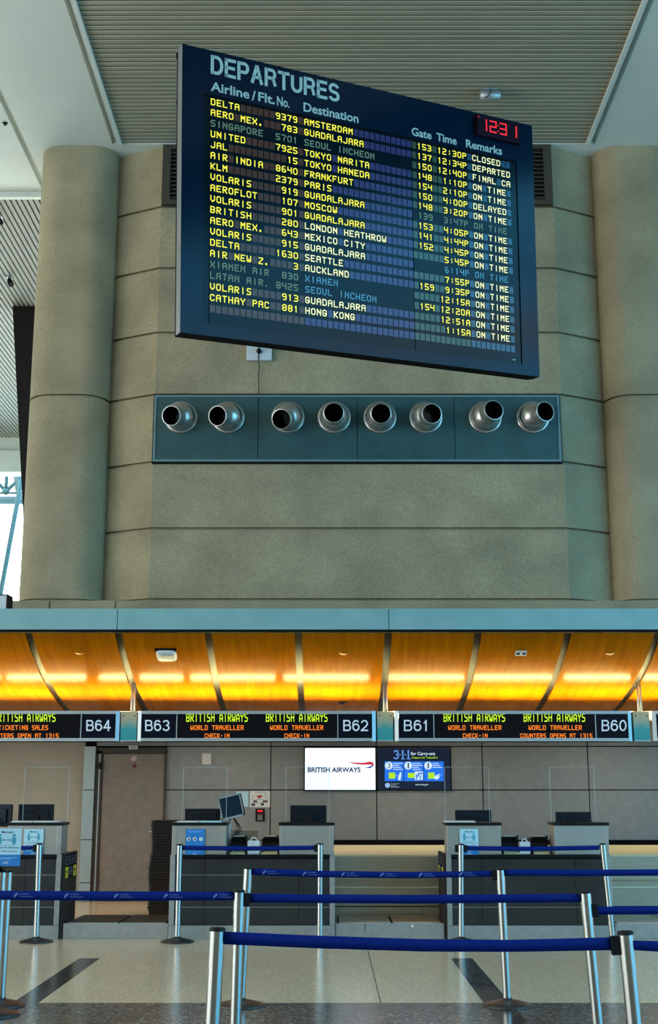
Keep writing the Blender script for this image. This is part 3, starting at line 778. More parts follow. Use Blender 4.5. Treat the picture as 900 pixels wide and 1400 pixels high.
mb.box(xp0 - .015, xp1 + .015, 15.872, YW - .008, zp0 - .02, zp1 + .02, 1); part(mb, 'edge_trim', ['hvacedge', 'dark'], vp)
NOZ = [(247.5, -9.5, -1, 'first from the left, mouth turned left'), (312, -12, -1, 'second from the left, mouth turned far left'), (394, -8, 3.5, 'third from the left, mouth turned down and left'),
       (457.3, -1, -4.5, 'fourth from the left, mouth facing nearly straight out'), (519.8, 0, -3.5, 'fifth from the left, mouth facing straight out'), (582.7, 5.5, -3.5, 'sixth from the left, mouth turned slightly right'),
       (664, 7.5, -8.5, 'seventh from the left, mouth turned up and right'), (729, 12, -7, 'last at the right end, mouth turned far right')]
for i, (px, dx, dy, lab) in enumerate(NOZ):
    x, z = W(px, 570.5, 15.84)
    nz = thing('air_nozzle', (x, 15.85, z), 'silver ball jet nozzle, ' + lab, 'air nozzle', 'ball jet air nozzles on the blue panel')
    FX = Matrix.Rotation(R(90), 4, 'X')          # lathe z -> -Y
    mb = MB(); mb.lathe([(.222, 0), (.222, .014), (.205, .026), (.190, .026), (.186, .012)], 40, FX); mb.lathe([(.188, .02), (.196, .035), (.183, .045)], 40, FX); mb.build('flange', 'nozzle', nz)
    Rb = .186; L = .30
    ex, ez = dx * .00967, -dy * .00967 - L * .85 * .296
    v = Vector((ex, 0, ez)); v.y = -math.sqrt(max(.01, L * L - v.length_squared)); v.normalize()
    q = Vector((0, 0, 1)).rotation_difference(v).to_matrix().to_4x4(); cen = Matrix.Translation((0, -.02, 0)) @ q
    rs = .128; t0 = math.asin(rs / Rb)
    mb = MB(); mb.lathe([(Rb * math.sin(t), Rb * math.cos(t)) for t in [t0 + (math.pi * .5 - t0) * k / 16 for k in range(17)]][::-1], 40, cen)
    mb.tube([cen @ Vector((.155 * math.cos(a), .155 * math.sin(a), .085)) for a in (-.5,)] + [cen @ Vector((.163 * math.cos(a), .163 * math.sin(a), .092)) for a in (-.5,)], .008, 8); mb.build('ball', 'nozzle', nz)
    mb = MB(); zc_ = Rb * math.cos(t0)
    mb.lathe([(rs + .006, zc_ - .005), (rs, zc_ + .012), (rs, L - .02), (rs + .008, L - .012), (rs + .008, L), (rs - .004, L)], 40, cen)
    mb.lathe([(rs - .004, L), (rs - .006, L - .06), (rs - .006, .06)], 40, cen, 1); mb.lathe([(rs - .006, .06), (0, .06)], 40, cen, 1, False)
    mb.build('spout', ['nozzle', 'blackgloss'], nz)

# ---------------------------------------------------------------- flight sign row
YS = 14.64; fS = pxf(YS)
zs1, zs0 = W(450, 972, YS)[1], W(450, 1013.2, YS)[1]
def sx(px): return W(px, 992, YS)[0]
def sign(px0, px1, nums, leds, label):
    x0, x1 = sx(px0), sx(px1)
    t = thing('check_in_sign', ((x0 + x1) / 2, YS, zs0), label, 'sign', 'overhead sign boxes above the counters')
    mb = MB(); b = .042; h = .034
    for s, X in ((1, x0), (-1, x1)):
        mb.hexa([(X, YS + .02, zs0), (X + s * b, YS, zs0), (X + s * b, YS + .06, zs0), (X, YS + .3, zs0)][::s], [(X, YS + .02, zs1), (X + s * b, YS, zs1), (X + s * b, YS + .06, zs1), (X, YS + .3, zs1)][::s])
    mb.box(x0 + b, x1 - b, YS, YS + .05, zs1 - h, zs1); mb.box(x0 + b, x1 - b, YS, YS + .3, zs0, zs0 + h); mb.box(x0 + .01, x1 - .01, YS + .05, YS + .3, zs0, zs1 - .09); mb.box(x0 + .03, x1 - .03, YS + .3, 15.19, zs1 - .16, zs1 - .09)
    part(mb, 'frame', 'alu', t)
    f1 = pxf(YS + .013)
    for a, b_, txt, ta, tb in nums:
        mb = MB(); mb.box(sx(a), sx(b_), YS + .015, YS + .052, zs0 + h, zs1 - h); n = part(mb, 'number_panel', 'numface', t)
        if txt:
            mb = MB(); stroke_text(mb, txt, ta, tb, -999.5, -984.3, pxf(YS + .0135), 1.9, 0, sp=.38); part(mb, 'number', 'numtext', n)
    for a, b_, texts in leds:
        mb = MB(); mb.box(sx(a), sx(b_), YS + .018, YS + .052, zs0 + h, zs1 - h); n = part(mb, 'led_panel', 'ledface', t)
        for txt, cx, w, v0, v1, m in texts:
            mb = MB(); k = len(txt); pit = w / (k - .15); dots(mb, txt.replace('A', 'a') if m == 0 else txt, cx - w / 2, -v1, pit * .80, v1 - v0, pxf(YS + .016), m, fat=1.0 if m == 0 else 1.05, pitch=pit)
            part(mb, 'led_lettering', ['ledlime', 'ledorange'], n)
    mb = MB()
    for a, b_, *_ in nums:
        e = b_ if b_ < (px0 + px1) / 2 else a
        mb.box(sx(e) - .005, sx(e) + .005, YS + .008, YS + .05, zs0 + h, zs1 - h)
    part(mb, 'divider', 'alu', t)
    return t
BA = lambda cx: ('BRITISH AIRWAYS', cx, 84.5, 975, 986.8, 0)
WT = lambda cx: ('WORLD TRAVELLER', cx, 73, 991.6, 998.0, 1)
CI = lambda cx: ('CHECK-IN', cx, 34, 1002.8, 1009, 1)
sign(-185, 163, [(110.5, 158, 'B64', 118, 151.5)], [(-180, 110, [BA(34), ('TICKETING SALES', 32, 68, 991.6, 998.0, 1), ('COUNTERS OPEN AT 1315', 31, 99, 1002.8, 1009, 1)])],
     'leftmost overhead sign box, number B64 beside lime and orange lettering')
sign(188, 514, [(193, 241.5, 'B63', 198.5, 232), (462, 509.5, 'B62', 469.5, 503.5)], [(242, 461.5, [BA(297), WT(297), CI(297), BA(406), WT(406), CI(406)])],
     'overhead sign box numbered B63 and B62, between two glass panels')
sign(540, 864.5, [(545.5, 593.5, 'B61', 552.5, 585.5), (815, 859.5, 'B60', 823, 857)], [(594, 814.5, [BA(649), WT(649.5), CI(650), BA(758.5), WT(759.5), ('COUNTERS OPENS AT 1315', 761, 99, 1002.8, 1009, 1)])],
     'overhead sign box numbered B61 and B60 at right')
sign(893, 1217, [(898, 946, '', 0, 0)], [(947, 1170, [])], 'rightmost overhead sign box, only its left end in the picture')
for px, pole, lab in ((175.5, 182, 'between B64 and B63'), (527, 527, 'between B62 and B61'), (878.5, 874.5, 'right of B60')):
    x = sx(px); t = thing('sign_hanger', (x, YS, zs0), 'square sea-green art glass panel hung on twin rods ' + lab, 'sign hanger', 'glass panels between the sign boxes')
    mb = MB(); w = .093; mb.box(x - w, x + w, YS + .03, YS + .07, zs0 + .012, zs1 - .003); part(mb, 'glass_panel', 'gradient', t)
    mb = MB(); mb.box(x - w - .012, x + w + .012, YS + .07, YS + .09, zs0, zs1 - .01); mb.box(x - w, x + w, YS + .02, YS + .07, zs0, zs0 + .012, 1); part(mb, 'back_plate', ['dark', 'alu'], t)
    mb = MB()
    for s in (-.065, .065):
        mb.lathe([(0, .006), (.008, .004), (.009, 0)], 10, Matrix.Translation((x + s, YS + .03, zs1 - .055)) @ Matrix.Rotation(R(90), 4, 'X'))
    part(mb, 'screws', 'bronze', t)
    xq = W(pole, 955, 14.87)[0]
    for s in (-.016, .016):
        mb = MB(); mb.tube([(xq + s, 14.87, zs1 - .1), (xq + s, 14.87, canopy(14.87) + .02)], .010, 10); part(mb, 'rod', 'alu', t)
    mb = MB(); mb.box(x - w, x + w, YS + .07, 14.89, zs1 - .12, zs1 - .09); part(mb, 'rod_foot', 'bronze', t)
# uplight tubes lying on the sign boxes
for iu, (px0, px1) in enumerate(((-230, -120), (-112, -5), (2, 113), (130, 180), (187, 248), (257, 376), (386, 506), (530, 638), (650, 762), (776, 869), (877, 990), (1000, 1110))):
    x0, x1 = W(px0, 955, 15.1)[0], W(px1, 955, 15.1)[0]
    t = thing('uplight', ((x0 + x1) / 2, 15.1, zs1 - .09), 'warm lamp tube lying on the sign row, ' + nth(iu + 1) + ' from the left', 'lamp', 'lamp tubes on the sign row')
    mb = MB(); mb.box(x0, x1, 15.03, 15.19, zs1 - .09, zs1 - .068); mb.box(x0, x1, 15.18, 15.19, zs1 - .068, zs1 + .030); part(mb, 'tray', 'plastic', t)
    mb = MB(); mb.tube([(x0 + .01, 15.1, zs1 - .022), (x1 - .01, 15.1, zs1 - .022)], .020, 12); part(mb, 'tube', 'tube', t)

# ---------------------------------------------------------------- fittings on the canopy
def on_canopy(px, py):
    lo, hi = 13.72, 18.9                         # walk along the view ray to the soffit
    for _ in range(50):
        m = (lo + hi) / 2
        if W(px, py, m)[1] < canopy(m): lo = m
        else: hi = m
    x, z = W(px, py, lo); sl = (canopy(lo + .05) - canopy(lo - .05)) / .1
    q = Vector((0, 0, 1)).rotation_difference(Vector((0, sl, -1)).normalized())
    return (x, lo, z), q
def fitting(px, py, name, label, cat, grp=None):
    l, q = on_canopy(px, py); t = thing(name, l, label, cat, grp); t.rotation_mode = 'QUATERNION'; t.rotation_quaternion = q; return t
for px, py, lab in ((108.5, 891.5, 'wood-coloured round cover plate on the canopy above sign B64'), (470, 892, 'wood-coloured round cover plate on the canopy above sign B62'), (834.5, 892, 'wood-coloured round cover plate on the canopy above sign B60'),
                    (135, 961, 'small wood-coloured round plate low on the canopy above sign B64'), (804, 961, 'small wood-coloured round plate low on the canopy above sign B60')):
    l, q = on_canopy(px, py); r = .052 if py < 920 else .05
    mb = MB(); mb.lathe([(r, -.006), (r, .006), (r * .9, .012), (0, .013)], 24); o = mb.build('cover_plate', 'wood'); o.location = l; o.rotation_mode = 'QUATERNION'; o.rotation_quaternion = q; tag(o, lab, 'cover plate', 'round plates on the canopy')
t = fitting(468, 960, 'sprinkler_head', 'small dark sprinkler slot low on the canopy above sign B62', 'sprinkler')
mb = MB(); mb.lathe([(.055, -.005), (.055, .006), (.03, .008), (.03, .02), (0, .021)], 18); mb.build('escutcheon', 'bronze', t)
mb = MB(); mb.lathe([(.0, .03), (.02, .028), (.02, .02)], 12); mb.build('deflector', 'bronze', t)
t = fitting(228, 893.5, 'wall_speaker', 'white rounded square speaker on the canopy above sign B63', 'speaker')
mb = MB(); n = 40; e = lambda a, s: (math.copysign(abs(math.cos(a)) ** .45, math.cos(a)) * .112 * s, math.copysign(abs(math.sin(a)) ** .45, math.sin(a)) * .112 * s)
mb.grid([[(*e(2 * math.pi * k / n, s), z) for k in range(n)] for s, z in ((1, -.01), (1, .028), (.96, .042), (.84, .050), (.0, .052))], 0); mb.build('case', 'plastic', t)
mb = MB(); mb.box(-.055, .055, -.045, .045, .05, .057); mb.build('front_grille', 'alu', t, .004)
mb = MB(); mb.box(-.118, .118, .07, .118, -.012, .02); mb.build('mount', 'dark', t)
t = fitting(712.5, 892, 'emergency_light', 'small twin-lens emergency light on the canopy above sign B60', 'emergency light')
mb = MB()
for a, b, c, e_ in ((-.062, .062, .034, .042), (-.062, .062, -.042, -.034), (-.062, -.054, -.042, .042), (.054, .062, -.042, .042), (-.012, .012, -.042, .042)): mb.box(a, b, c, e_, -.004, .022)
mb.build('frame', 'plastic', t)
for s in (-1, 1):
    mb = MB(); mb.box(s * .033 - .022, s * .033 + .022, -.036, .036, -.004, .01); mb.build('lens', 'bronze', t)

# ---------------------------------------------------------------- check-in counters
YF = 14.15
def zf(py): return W(450, py, YF)[1]
def xf(px, py=1150): return W(px, py, YF)[0]
ZP, ZW0, ZW1, ZT0, ZT1 = zf(1265.5), zf(1172.5), zf(1168.5), zf(1128.5), zf(1124.5)
def counter(x0, label, front=('slate',) * 3):
    x1 = x0 + 1.80
    t = thing('check_in_counter', ((x0 + x1) / 2, YF, 0), label, 'counter', 'twin check-in counters')
    mb = MB(); mb.box(x0 + .02, x1 - .02, YF + .03, YF + .70, 0.0, ZW0); part(mb, 'cabinet', 'black', t)
    mb = MB(); rows = [ZP + .006, zf(1240), zf(1196), ZW0 - .01]; cols = [x0 + .055, xf(281) + 1.737 + x0, xf(409) + 1.737 + x0, x1 - .055]
    for a, b in zip(cols, cols[1:]):
        for c, e in zip(rows, rows[1:]): mb.box(a + .002, b - .002, YF + .004, YF + .035, c, e - .006, 0)
        for e in rows[1:-1]: mb.box(a, b, YF + .008, YF + .032, e - .008, e + .001, 1)
    part(mb, 'front_panel', ['slate', 'steel'], t)
    mb = MB(); mb.box(x0, x1, YF, YF + .7, 0, ZP); part(mb, 'plinth', 'steel2', t, .004)
    for a in (x0, x1 - .055):
        mb = MB(); mb.box(a, a + .055, YF - .004, YF + .70, ZP, ZW1 + .0); part(mb, 'end_trim', 'steel2', t, .003)
    mb = MB(); mb.box(x0 + .056, x1 - .056, YF - .012, YF + .75, ZW0, ZW1); part(mb, 'worktop', 'worktop', t, .003)
    for a in (x0 + .012, x1 - .012 - .594):
        b = a + .594
        mb = MB(); mb.box(a, b, YF + .005, YF + .33, ZW1 + .001, ZT0)
        mb.box(a + .002, a + .05, YF, YF + .006, ZW1 + .001, ZT0); mb.box(b - .05, b - .002, YF, YF + .006, ZW1 + .001, ZT0); p = part(mb, 'pedestal', 'steel', t, .003)
        mb = MB(); mb.box(a - .012, b + .012, YF - .012, YF + .36, ZT0, ZT1); part(mb, 'pedestal_top', 'worktop', p, .004)
    return t
XA = -1.737; XBb, XCc = XA + 3.02, XA - 2.99
counter(XA, 'middle twin counter, blue notice on its left pedestal, below signs B63 and B62')
counter(XBb, 'right-hand twin counter below signs B61 and B60')
counter(XCc, 'left-hand twin counter below sign B64, cut by the picture edge')
YP = YF - .006                   # face of the pedestals
# papers on the pedestal tops
for px0, px1, lab, m in ((241, 270, 'white papers lying on the left pedestal of the middle counter', 'paper'), (272, 302, 'pale green papers lying on the left pedestal of the middle counter', 'placardface'), (610, 650, 'white papers lying on the left pedestal of the right-hand counter', 'paper'),
                         (14, 42, 'white papers on the left-hand counter, left sheaf', 'paper'), (44, 78, 'white papers on the left-hand counter, right sheaf', 'paper')):
    mb = MB(); a, b = xf(px0), xf(px1)
    for k in range(5): mb.box(a + .006 * math.sin(k * 2), b + .006 * math.cos(k * 3), YF - .008 + .004 * math.cos(k), YF + .24, ZT1 + .003 * k, ZT1 + .003 * k + .0028)
    o = mb.build('paper_stack', m); tag(o, lab, 'papers', 'papers on the counter tops'); relocate(o, ((a + b) / 2, YF + .1, ZT1))
# acrylic screens
for px0, px1, lab in ((24, 86, 'clear acrylic screen standing on the left-hand counter'), (246, 307, 'clear acrylic screen on the left pedestal of the middle counter'), (390, 450, 'clear acrylic screen on the right pedestal of the middle counter'),
                      (612, 673.5, 'clear acrylic screen on the left pedestal of the right-hand counter'), (759, 821, 'clear acrylic screen on the right pedestal of the right-hand counter')):
    a, b = xf(px0, 1090), xf(px1, 1090); z1 = W(450, 1048, YF + .04)[1]
    t = thing('sneeze_guard', ((a + b) / 2, YF + .29, ZT1), lab, 'acrylic screen', 'clear screens on the counters')
    mb = MB(); mb.face([(a, YF + .29, ZT1), (b, YF + .29, ZT1), (b, YF + .29, z1), (a, YF + .29, z1)]); part(mb, 'sheet', 'glass', t)
    mb = MB()
    mb.box(a - .002, a + .002, YF + .287, YF + .293, ZT1, z1); mb.box(b - .002, b + .002, YF + .287, YF + .293, ZT1, z1); mb.box(a, b, YF + .287, YF + .293, z1 - .003, z1); part(mb, 'edge', 'glassedge', t)
    mb = MB()
    for x in (a + .06, b - .06): mb.box(x - .012, x + .012, YF + .275, YF + .305, ZT1, ZT1 + .016)
    part(mb, 'feet', 'black', t)
# notices on the pedestal fronts
def person_icon(mb, fr, cx, y0, h, m):
    disc(mb, fr, cx, y0 - h * .12 + 0, h * .13, m, 14); w = h * .17
    mb.face([fr(cx - w, y0 - h * .82), fr(cx + w, y0 - h * .82), fr(cx + w, y0 - h * .30), fr(cx + w * .6, y0 - h * .24), fr(cx - w * .6, y0 - h * .24), fr(cx - w, y0 - h * .30)], m)
    rect(mb, fr, cx - w * .55, cx + w * .55, y0 - h, y0 - h * .80, m + 0)
def distance_sign(t, px0, px1, py0, py1, Y, nm='card', text2='6 ft (2yrd) Distance'):
    a, b = W(px0, py0, Y)[0], W(px1, py0, Y)[0]; z0, z1 = W(450, py1, Y)[1], W(450, py0, Y)[1]
    zs = z0 + (z1 - z0) * .30
    mb = MB(); mb.box(a, b, Y - .004, Y, zs, z1, 0); mb.box(a, b, Y - .004, Y, z0, zs, 1); c = part(mb, nm, ['placardface', 'blueprint'], t)
    fr0 = lambda u, v: (a + u * (b - a), Y - .0048, z0 + v * (z1 - z0))
    mb = MB()
    fit_text(mb, 'Maintain', .30, .72, .87, .935, fr0, 0, off=.01); fit_text(mb, text2, .06, .94, .455, .515, fr0, 0, off=.01); fit_text(mb, 'from other travelers', .12, .88, .375, .42, fr0, 0)
    for cx in (.25, .75):
        k = (z1 - z0) / (b - a)
        f2 = lambda u, v: fr0(u, v)
        disc(mb, fr0, cx, .815, .055, 1, 14, .042 / k * k); mb.face([fr0(cx - .075, .62), fr0(cx + .075, .62), fr0(cx + .075, .74), fr0(cx + .05, .765), fr0(cx - .05, .765), fr0(cx - .075, .74)], 1)
        rect(mb, fr0, cx - .045, cx + .045, .57, .62, 1)
    rect(mb, fr0, .38, .62, .683, .697, 0)
    for s in (-1, 1): mb.face([fr0(.5 + s * .15, .69), fr0(.5 + s * .09, .715), fr0(.5 + s * .09, .665)][::s], 0)
    rect(mb, fr0, .18, .82, .545, .553, 1)
    fit_text(mb, 'LAX', .40, .60, .06, .125, fr0, 2, off=.02)
    for k in range(2): rect(mb, fr0, .12, .88 - .2 * k, .215 - .035 * k, .225 - .035 * k, 3)
    part(mb, 'print', ['ink', 'teal_ink', 'plastic', 'placardface'], c)
zb = zf(1170)
for px0, px1, lab in ((33.5, 60, 'white and blue distance notice on the left-hand counter front'), (628.5, 654, 'white and blue distance notice on the right-hand counter front')):
    t = thing('distance_notice', ((xf(px0) + xf(px1)) / 2, YP, zb), lab, 'notice', 'keep-distance notices'); distance_sign(t, px0, px1, 1133.5, 1170, YP)
t = thing('blue_notice', ((xf(254) + xf(280)) / 2, YP, zb), 'bright blue notice with three round icons on the middle counter', 'notice')
mb = MB(); a, b = xf(254), xf(280); z0, z1 = zf(1169.5), zf(1133.5); mb.box(a, b, YP - .004, YP, z0, z1); part(mb, 'card', 'blueprint', t)
fr0 = lambda u, v: (a + u * (b - a), YP - .0048, z0 + v * (z1 - z0))
mb = MB()
for k, u in enumerate((.16, .48, .80)):
    disc(mb, fr0, u, .62, .105, 0, 18, .075); 
    if k < 2: disc(mb, lambda p, q: (fr0(p, q)[0], YP - .0052, fr0(p, q)[2]), u + .01, .615, .05, 1, 12, .035)
for v, w in ((.92, .8), (.30, .8), (.25, .7), (.14, .7), (.88, .6)): rect(mb, fr0, .5 - w / 2, .5 + w / 2, v - .008, v + .008, 2)
fit_text(mb, 'LAX', .40, .60, .035, .085, fr0, 0, off=.02); part(mb, 'print', ['plastic', 'maroon', 'scr_sky'], t)
# monitors seen from behind
def monitor(px0, px1, py0, py1, Y, label, tilt=0.0):
    x0, x1 = W(px0, 1110, Y)[0], W(px1, 1110, Y)[0]; z1 = W(450, py0, Y)[1]; h = (x1 - x0) * .62; cx = (x0 + x1) / 2; zb = ZW1
    t = thing('monitor', (cx, Y, zb), label, 'monitor', 'monitors seen from behind')
    w = (x1 - x0) / 2
    mb = MB(); mb.hexa([(-w, 0, z1 - h - zb), (w, 0, z1 - h - zb), (w, .03, z1 - h - zb), (-w, .03, z1 - h - zb)], [(-w, 0, z1 - zb), (w, 0, z1 - zb), (w, .03, z1 - zb), (-w, .03, z1 - zb)])
    mb.box(-w * .72, w * .72, -.025, .001, z1 - h * .85 - zb, z1 - h * .2 - zb); o = mb.build('case', 'monback', t, .006)
    mb = MB(); mb.box(-w + .012, w - .012, .0301, .0308, z1 - h + .015 - zb, z1 - .012 - zb); mb.build('screen', 'monscreen', t)
    mb = MB(); mb.box(-.045, .045, -.05, -.022, .01, z1 - h * .45 - zb); mb.build('neck', 'black', t, .005)
    mb = MB(); mb.box(-.12, .12, -.12, .08, 0, .014); mb.build('foot', 'black', t, .005)
    mb = MB(); 
    for k in range(5): mb.box(-w * .5, w * .5, -.0262, -.0250, z1 - h * (.28 + .03 * k) - zb, z1 - h * (.285 + .03 * k) + .003 - zb)
    mb.build('vent_slots', 'blackgloss', t)
    mb = MB(); mb.tube([(w * .3, -.027, z1 - h * .6 - zb), (w * .45, -.06, z1 - h * .75 - zb), (w * .4, -.09, z1 - h - zb), (w * .2, -.1, .02)], .006, 6); mb.build('cable', 'black', t)
    t.rotation_euler = (0, 0, tilt); return t
monitor(25, 73.5, 1099.5, 1123, 14.68, 'dark monitor on the left-hand counter behind the acrylic screen')
monitor(-30, 18, 1099.5, 1123, 14.68, 'dark monitor at the far left edge, turned slightly', R(-12))
monitor(253, 301, 1105.5, 1123, 14.68, 'dark monitor on the middle counter beside the white-framed tilted one')
monitor(397, 446.5, 1101, 1123, 14.68, 'dark monitor on the right pedestal of the middle counter')
monitor(622.5, 672, 1107.5, 1123, 14.68, 'dark monitor on the left pedestal of the right-hand counter')
monitor(760, 808.5, 1110, 1123, 14.68, 'dark monitor on the right pedestal of the right-hand counter')
Yt = 14.60; x, z = W(316, 1103, Yt)
t = thing('tilted_monitor', (W(313, 1150, Yt)[0], Yt + .05, ZW1), 'white-framed monitor tilted sideways on a pole at the middle counter', 'monitor')
RM = Matrix.Translation((x - t.location.x, -.05, z - ZW1)) @ Matrix.Rotation(R(-13), 4, 'Y'); w, h = .128, .128
mb = MB()
for a, b, c, e in ((-w, w, h - .014, h), (-w, w, -h, -h + .022), (-w, -w + .012, -h, h), (w - .012, w, -h, h)): mb.box(a, b, -.012, .02, c, e)
mb.box(-w + .004, w + .012, .015, .045, -h + .01, h - .004, 1); mb.v = [tuple(RM @ Vector(v)) for v in mb.v]; mb.build('bezel', ['alu', 'monback'], t)
mb = MB(); mb.box(-w + .012, w - .012, -.004, .01, -h + .022, h - .014); mb.v = [tuple(RM @ Vector(v)) for v in mb.v]; mb.build('screen', 'monscreen', t)
mb = MB(); mb.tube([(0, 0, 0), (0, 0, .17), (.012, .01, z - ZW1 - .06)], .013, 10); mb.lathe([(0, .018), (.05, .015), (.06, 0)], 16); mb.build('pole', 'alu', t)
mb = MB()
for k in range(3):
    a = .04 + .025 * k; mb.tube([(.03, .03, z - ZW1 - .10), (.03 + a, .03, z - ZW1 - .18 - .02 * k), (.05 + a, .04, z - ZW1 - .24), (.02, .04, .12 - .03 * k), (.0, .05, .01)], .005, 6)
mb.build('cables', 'black', t)
# printers, boxes and small things in the wells
def printer(px0, px1, label):
    Y = 14.36; x0, x1 = W(px0, 1160, Y)[0], W(px1, 1160, Y)[0]; w = (x1 - x0) / 2
    t = thing('ticket_printer', ((x0 + x1) / 2, Y, ZW1), label, 'printer', 'ticket printers in the counter wells'); h = .165
    mb = MB(); mb.prism([(0, .035), (.30, .035), (.30, h), (.08, h), (.0, h - .05)], 'x', -w, w); mb.box(-w, w, .01, .30, 0, .035); mb.build('body', 'black', t, .008)
    mb = MB(); mb.box(-w * .75, w * .75, .04, .20, h, h + .018); mb.hexa([(-w * .7, .0, h - .04), (w * .7, .0, h - .04), (w * .7, .06, h + .002), (-w * .7, .06, h + .002)], [(-w * .7, -.004, h - .035), (w * .7, -.004, h - .035), (w * .7, .056, h + .007), (-w * .7, .056, h + .007)]); mb.build('lid', 'blackgloss', t, .004)
    mb = MB(); mb.box(-w * .62, w * .62, .05, .18, h + .019, h + .024); mb.build('ticket_sheet', 'paper', t)
    mb = MB(); mb.hexa([(-w * .95, -.14, .002), (w * .95, -.14, .002), (w * .8, .0, .012), (-w * .8, .0, .012)], [(-w * .95, -.14, .010), (w * .95, -.14, .010), (w * .8, .0, .030), (-w * .8, .0, .030)]); mb.build('out_tray', 'beltbed', t)
    mb = MB(); mb.lathe([(0, 0), (.012, 0), (.012, .02), (0, .02)], 10, Matrix.Translation((w * .9, .02, h + .01))); mb.box(w * .7, w * 1.0, .0, .06, h - .01, h + .012); mb.build('latch', 'black', t)
printer(315, 337, 'black ticket printer in the middle counter well, left of the white box'); printer(358, 381, 'black ticket printer in the middle counter well, right of the white box')
printer(686.5, 709.5, 'black ticket printer in the right-hand counter well, left of the white box'); printer(727, 750, 'black ticket printer in the right-hand counter well, right of the white box')
for px0, px1, py0, lab in ((338.5, 355, 1149.5, 'white box with a cut-out front in the middle counter well'), (711, 725.5, 1151, 'white box in the right-hand counter well between two printers')):
    Y = 14.25; x0, x1 = W(px0, 1160, Y)[0], W(px1, 1160, Y)[0]; z1 = W(450, py0, Y)[1]
    t = thing('dispenser_box', ((x0 + x1) / 2, Y, ZW1), lab, 'box', 'white boxes in the counter wells')
    mb = MB(); mb.box(x0, x1, Y, Y + .12, ZW1, z1); part(mb, 'box', 'plastic', t, .006)
    mb = MB(); mb.tube([(x0 + .03, Y + .05, z1), (x0 + .05, Y + .05, z1 + .03), (x1 - .05, Y + .05, z1 + .03), (x1 - .02, Y + .05, z1)], .008, 8); part(mb, 'tissue', 'paper', t)
x0, z0 = W(317, 1147, 14.9); x1, z1 = W(354, 1134, 14.9)
t = thing('desk_shelf', ((x0 + x1) / 2, 14.75, ZW1), 'brown wooden desk shelf behind the printers of the middle counter', 'shelf')
mb = MB(); mb.box(x0, x1, 14.72, 14.88, z0, z1); part(mb, 'shelf_box', 'hood', t, .004)
mb = MB(); mb.box(x0, x0 + .03, 14.74, 14.86, ZW1, z0); mb.box(x1 - .03, x1, 14.74, 14.86, ZW1, z0); part(mb, 'side_leg', 'black', t)

# ---------------------------------------------------------------- baggage scales, their side guards, and the conveyor behind
def scale(x0, x1, label, plate, back):
    t = thing('baggage_scale', ((x0 + x1) / 2, YF + .02, 0), label, 'baggage scale', 'baggage scales between the counters'); z = zf(1263); Y0, Y1 = YF + .02, YF + 1.0
    mb = MB(); mb.box(x0 + .008, x1 - .008, Y0 + .02, Y1 - .002, .001, z - .031); mb.box(x0 + .006, x1 - .006, Y0, Y0 + .03, 0, z); mb.box(x0 + .006, x0 + .03, Y0 + .03, Y1, 0, z - .01); mb.box(x1 - .03, x1 - .006, Y0 + .03, Y1, 0, z - .01); part(mb, 'housing', 'steel2', t, .004)
    mb = MB(); mb.box(x0 + .03, x1 - .03, Y0 + .03, Y1, z - .03, z - .022); part(mb, 'pit', 'dark', t)
    m = (x0 + x1) / 2 + .03
    for a, b in ((x0 + .045, m - .012), (m + .012, x1 - .045)):
        mb = MB(); mb.box(a, b, Y0 + .045, Y1 - .02, z - .02, z + .004, 0); mb.box(a, b, Y0 + .035, Y0 + .045, z - .02, z + .006, 1); part(mb, 'weighing_plate', [plate, 'alu'], t, .003)
    return t
XCR = XCc + 1.80; XAR = XA + 1.80; XBR = XBb + 1.80
scale(XCR + .04, XA, 'baggage scale with black plates in front of the brown door', 'scalebelt', None)
t = scale(XAR, XBb - .03, 'baggage scale with steel plates between the middle and right-hand counters', 'hood', None)
mb = MB()
for px, py, w, h in ((499, 1266.5, .003, .06), (564, 1265.5, .014, .022)):
    x, z = W(px, py, YF + .018); mb.box(x - w, x + w, YF + .017, YF + .0199, z - h / 1.2, z + h / 2, 0 if w < .01 else 1)
part(mb, 'housing_marks', ['dark', 'paper'], t)
scale(XBR + .01, XBR + 1.22, 'baggage scale with steel plates at the right edge of the picture', 'hood', None)
def guard(x0, x1, side, label):
    t = thing('scale_guard', ((x0 + x1) / 2, YF + .36, 0), label, 'guard panel', 'black guard panels beside the scales'); z1 = zf(1167); Yg0, Yg1 = YF + .01, YF + .70
    mb = MB(); mb.box(x0, x1, Yg0, Yg1, 0.0, z1); part(mb, 'panel', 'guard', t, .004)
    xs = x1 + .0015 if side > 0 else x0 - .0015; fr = lambda u, v: (xs, Yg0 + .03 + u * (.63 if side > 0 else .63), z1 - .27 + v * .255)
    mb = MB(); rect(mb, fr, 0, 1, .0, 1, 0)
    f2 = lambda u, v: (xs + side * .001, *fr(u, v)[1:])
    for a in (.02, .72): rect(mb, f2, a, a + .24, .02, .47, 2); 
    f3 = lambda u, v: (xs + side * .002, *fr(u, v)[1:])
    for a in (.08, .78):
        rect(mb, f3, a, a + .12, .20, .34, 3); rect(mb, f3, a - .02, a + .14, .10, .13, 3)
    for k in range(4):
        for j in range(4): rect(mb, f2, .03 + .25 * k, .22 + .25 * k - .04 * ((j + k) % 3), .88 - .10 * j, .91 - .10 * j, 1)
    for j in range(4): rect(mb, f2, .30, .66 - .05 * (j % 2), .40 - .09 * j, .43 - .09 * j, 1)
    part(mb, 'label', ['labelblue', 'labelline', 'yellow', 'ink'], t)
guard(XCR + .005, XCR + .035, 1, 'black guard panel with yellow stickers beside the left-hand counter')
guard(XBb - .03, XBb - .003, -1, 'brown guard panel with yellow stickers on the left side of the right-hand counter')
YV = 15.2
def zv(py, Y=YV): return W(450, py, Y)[1]
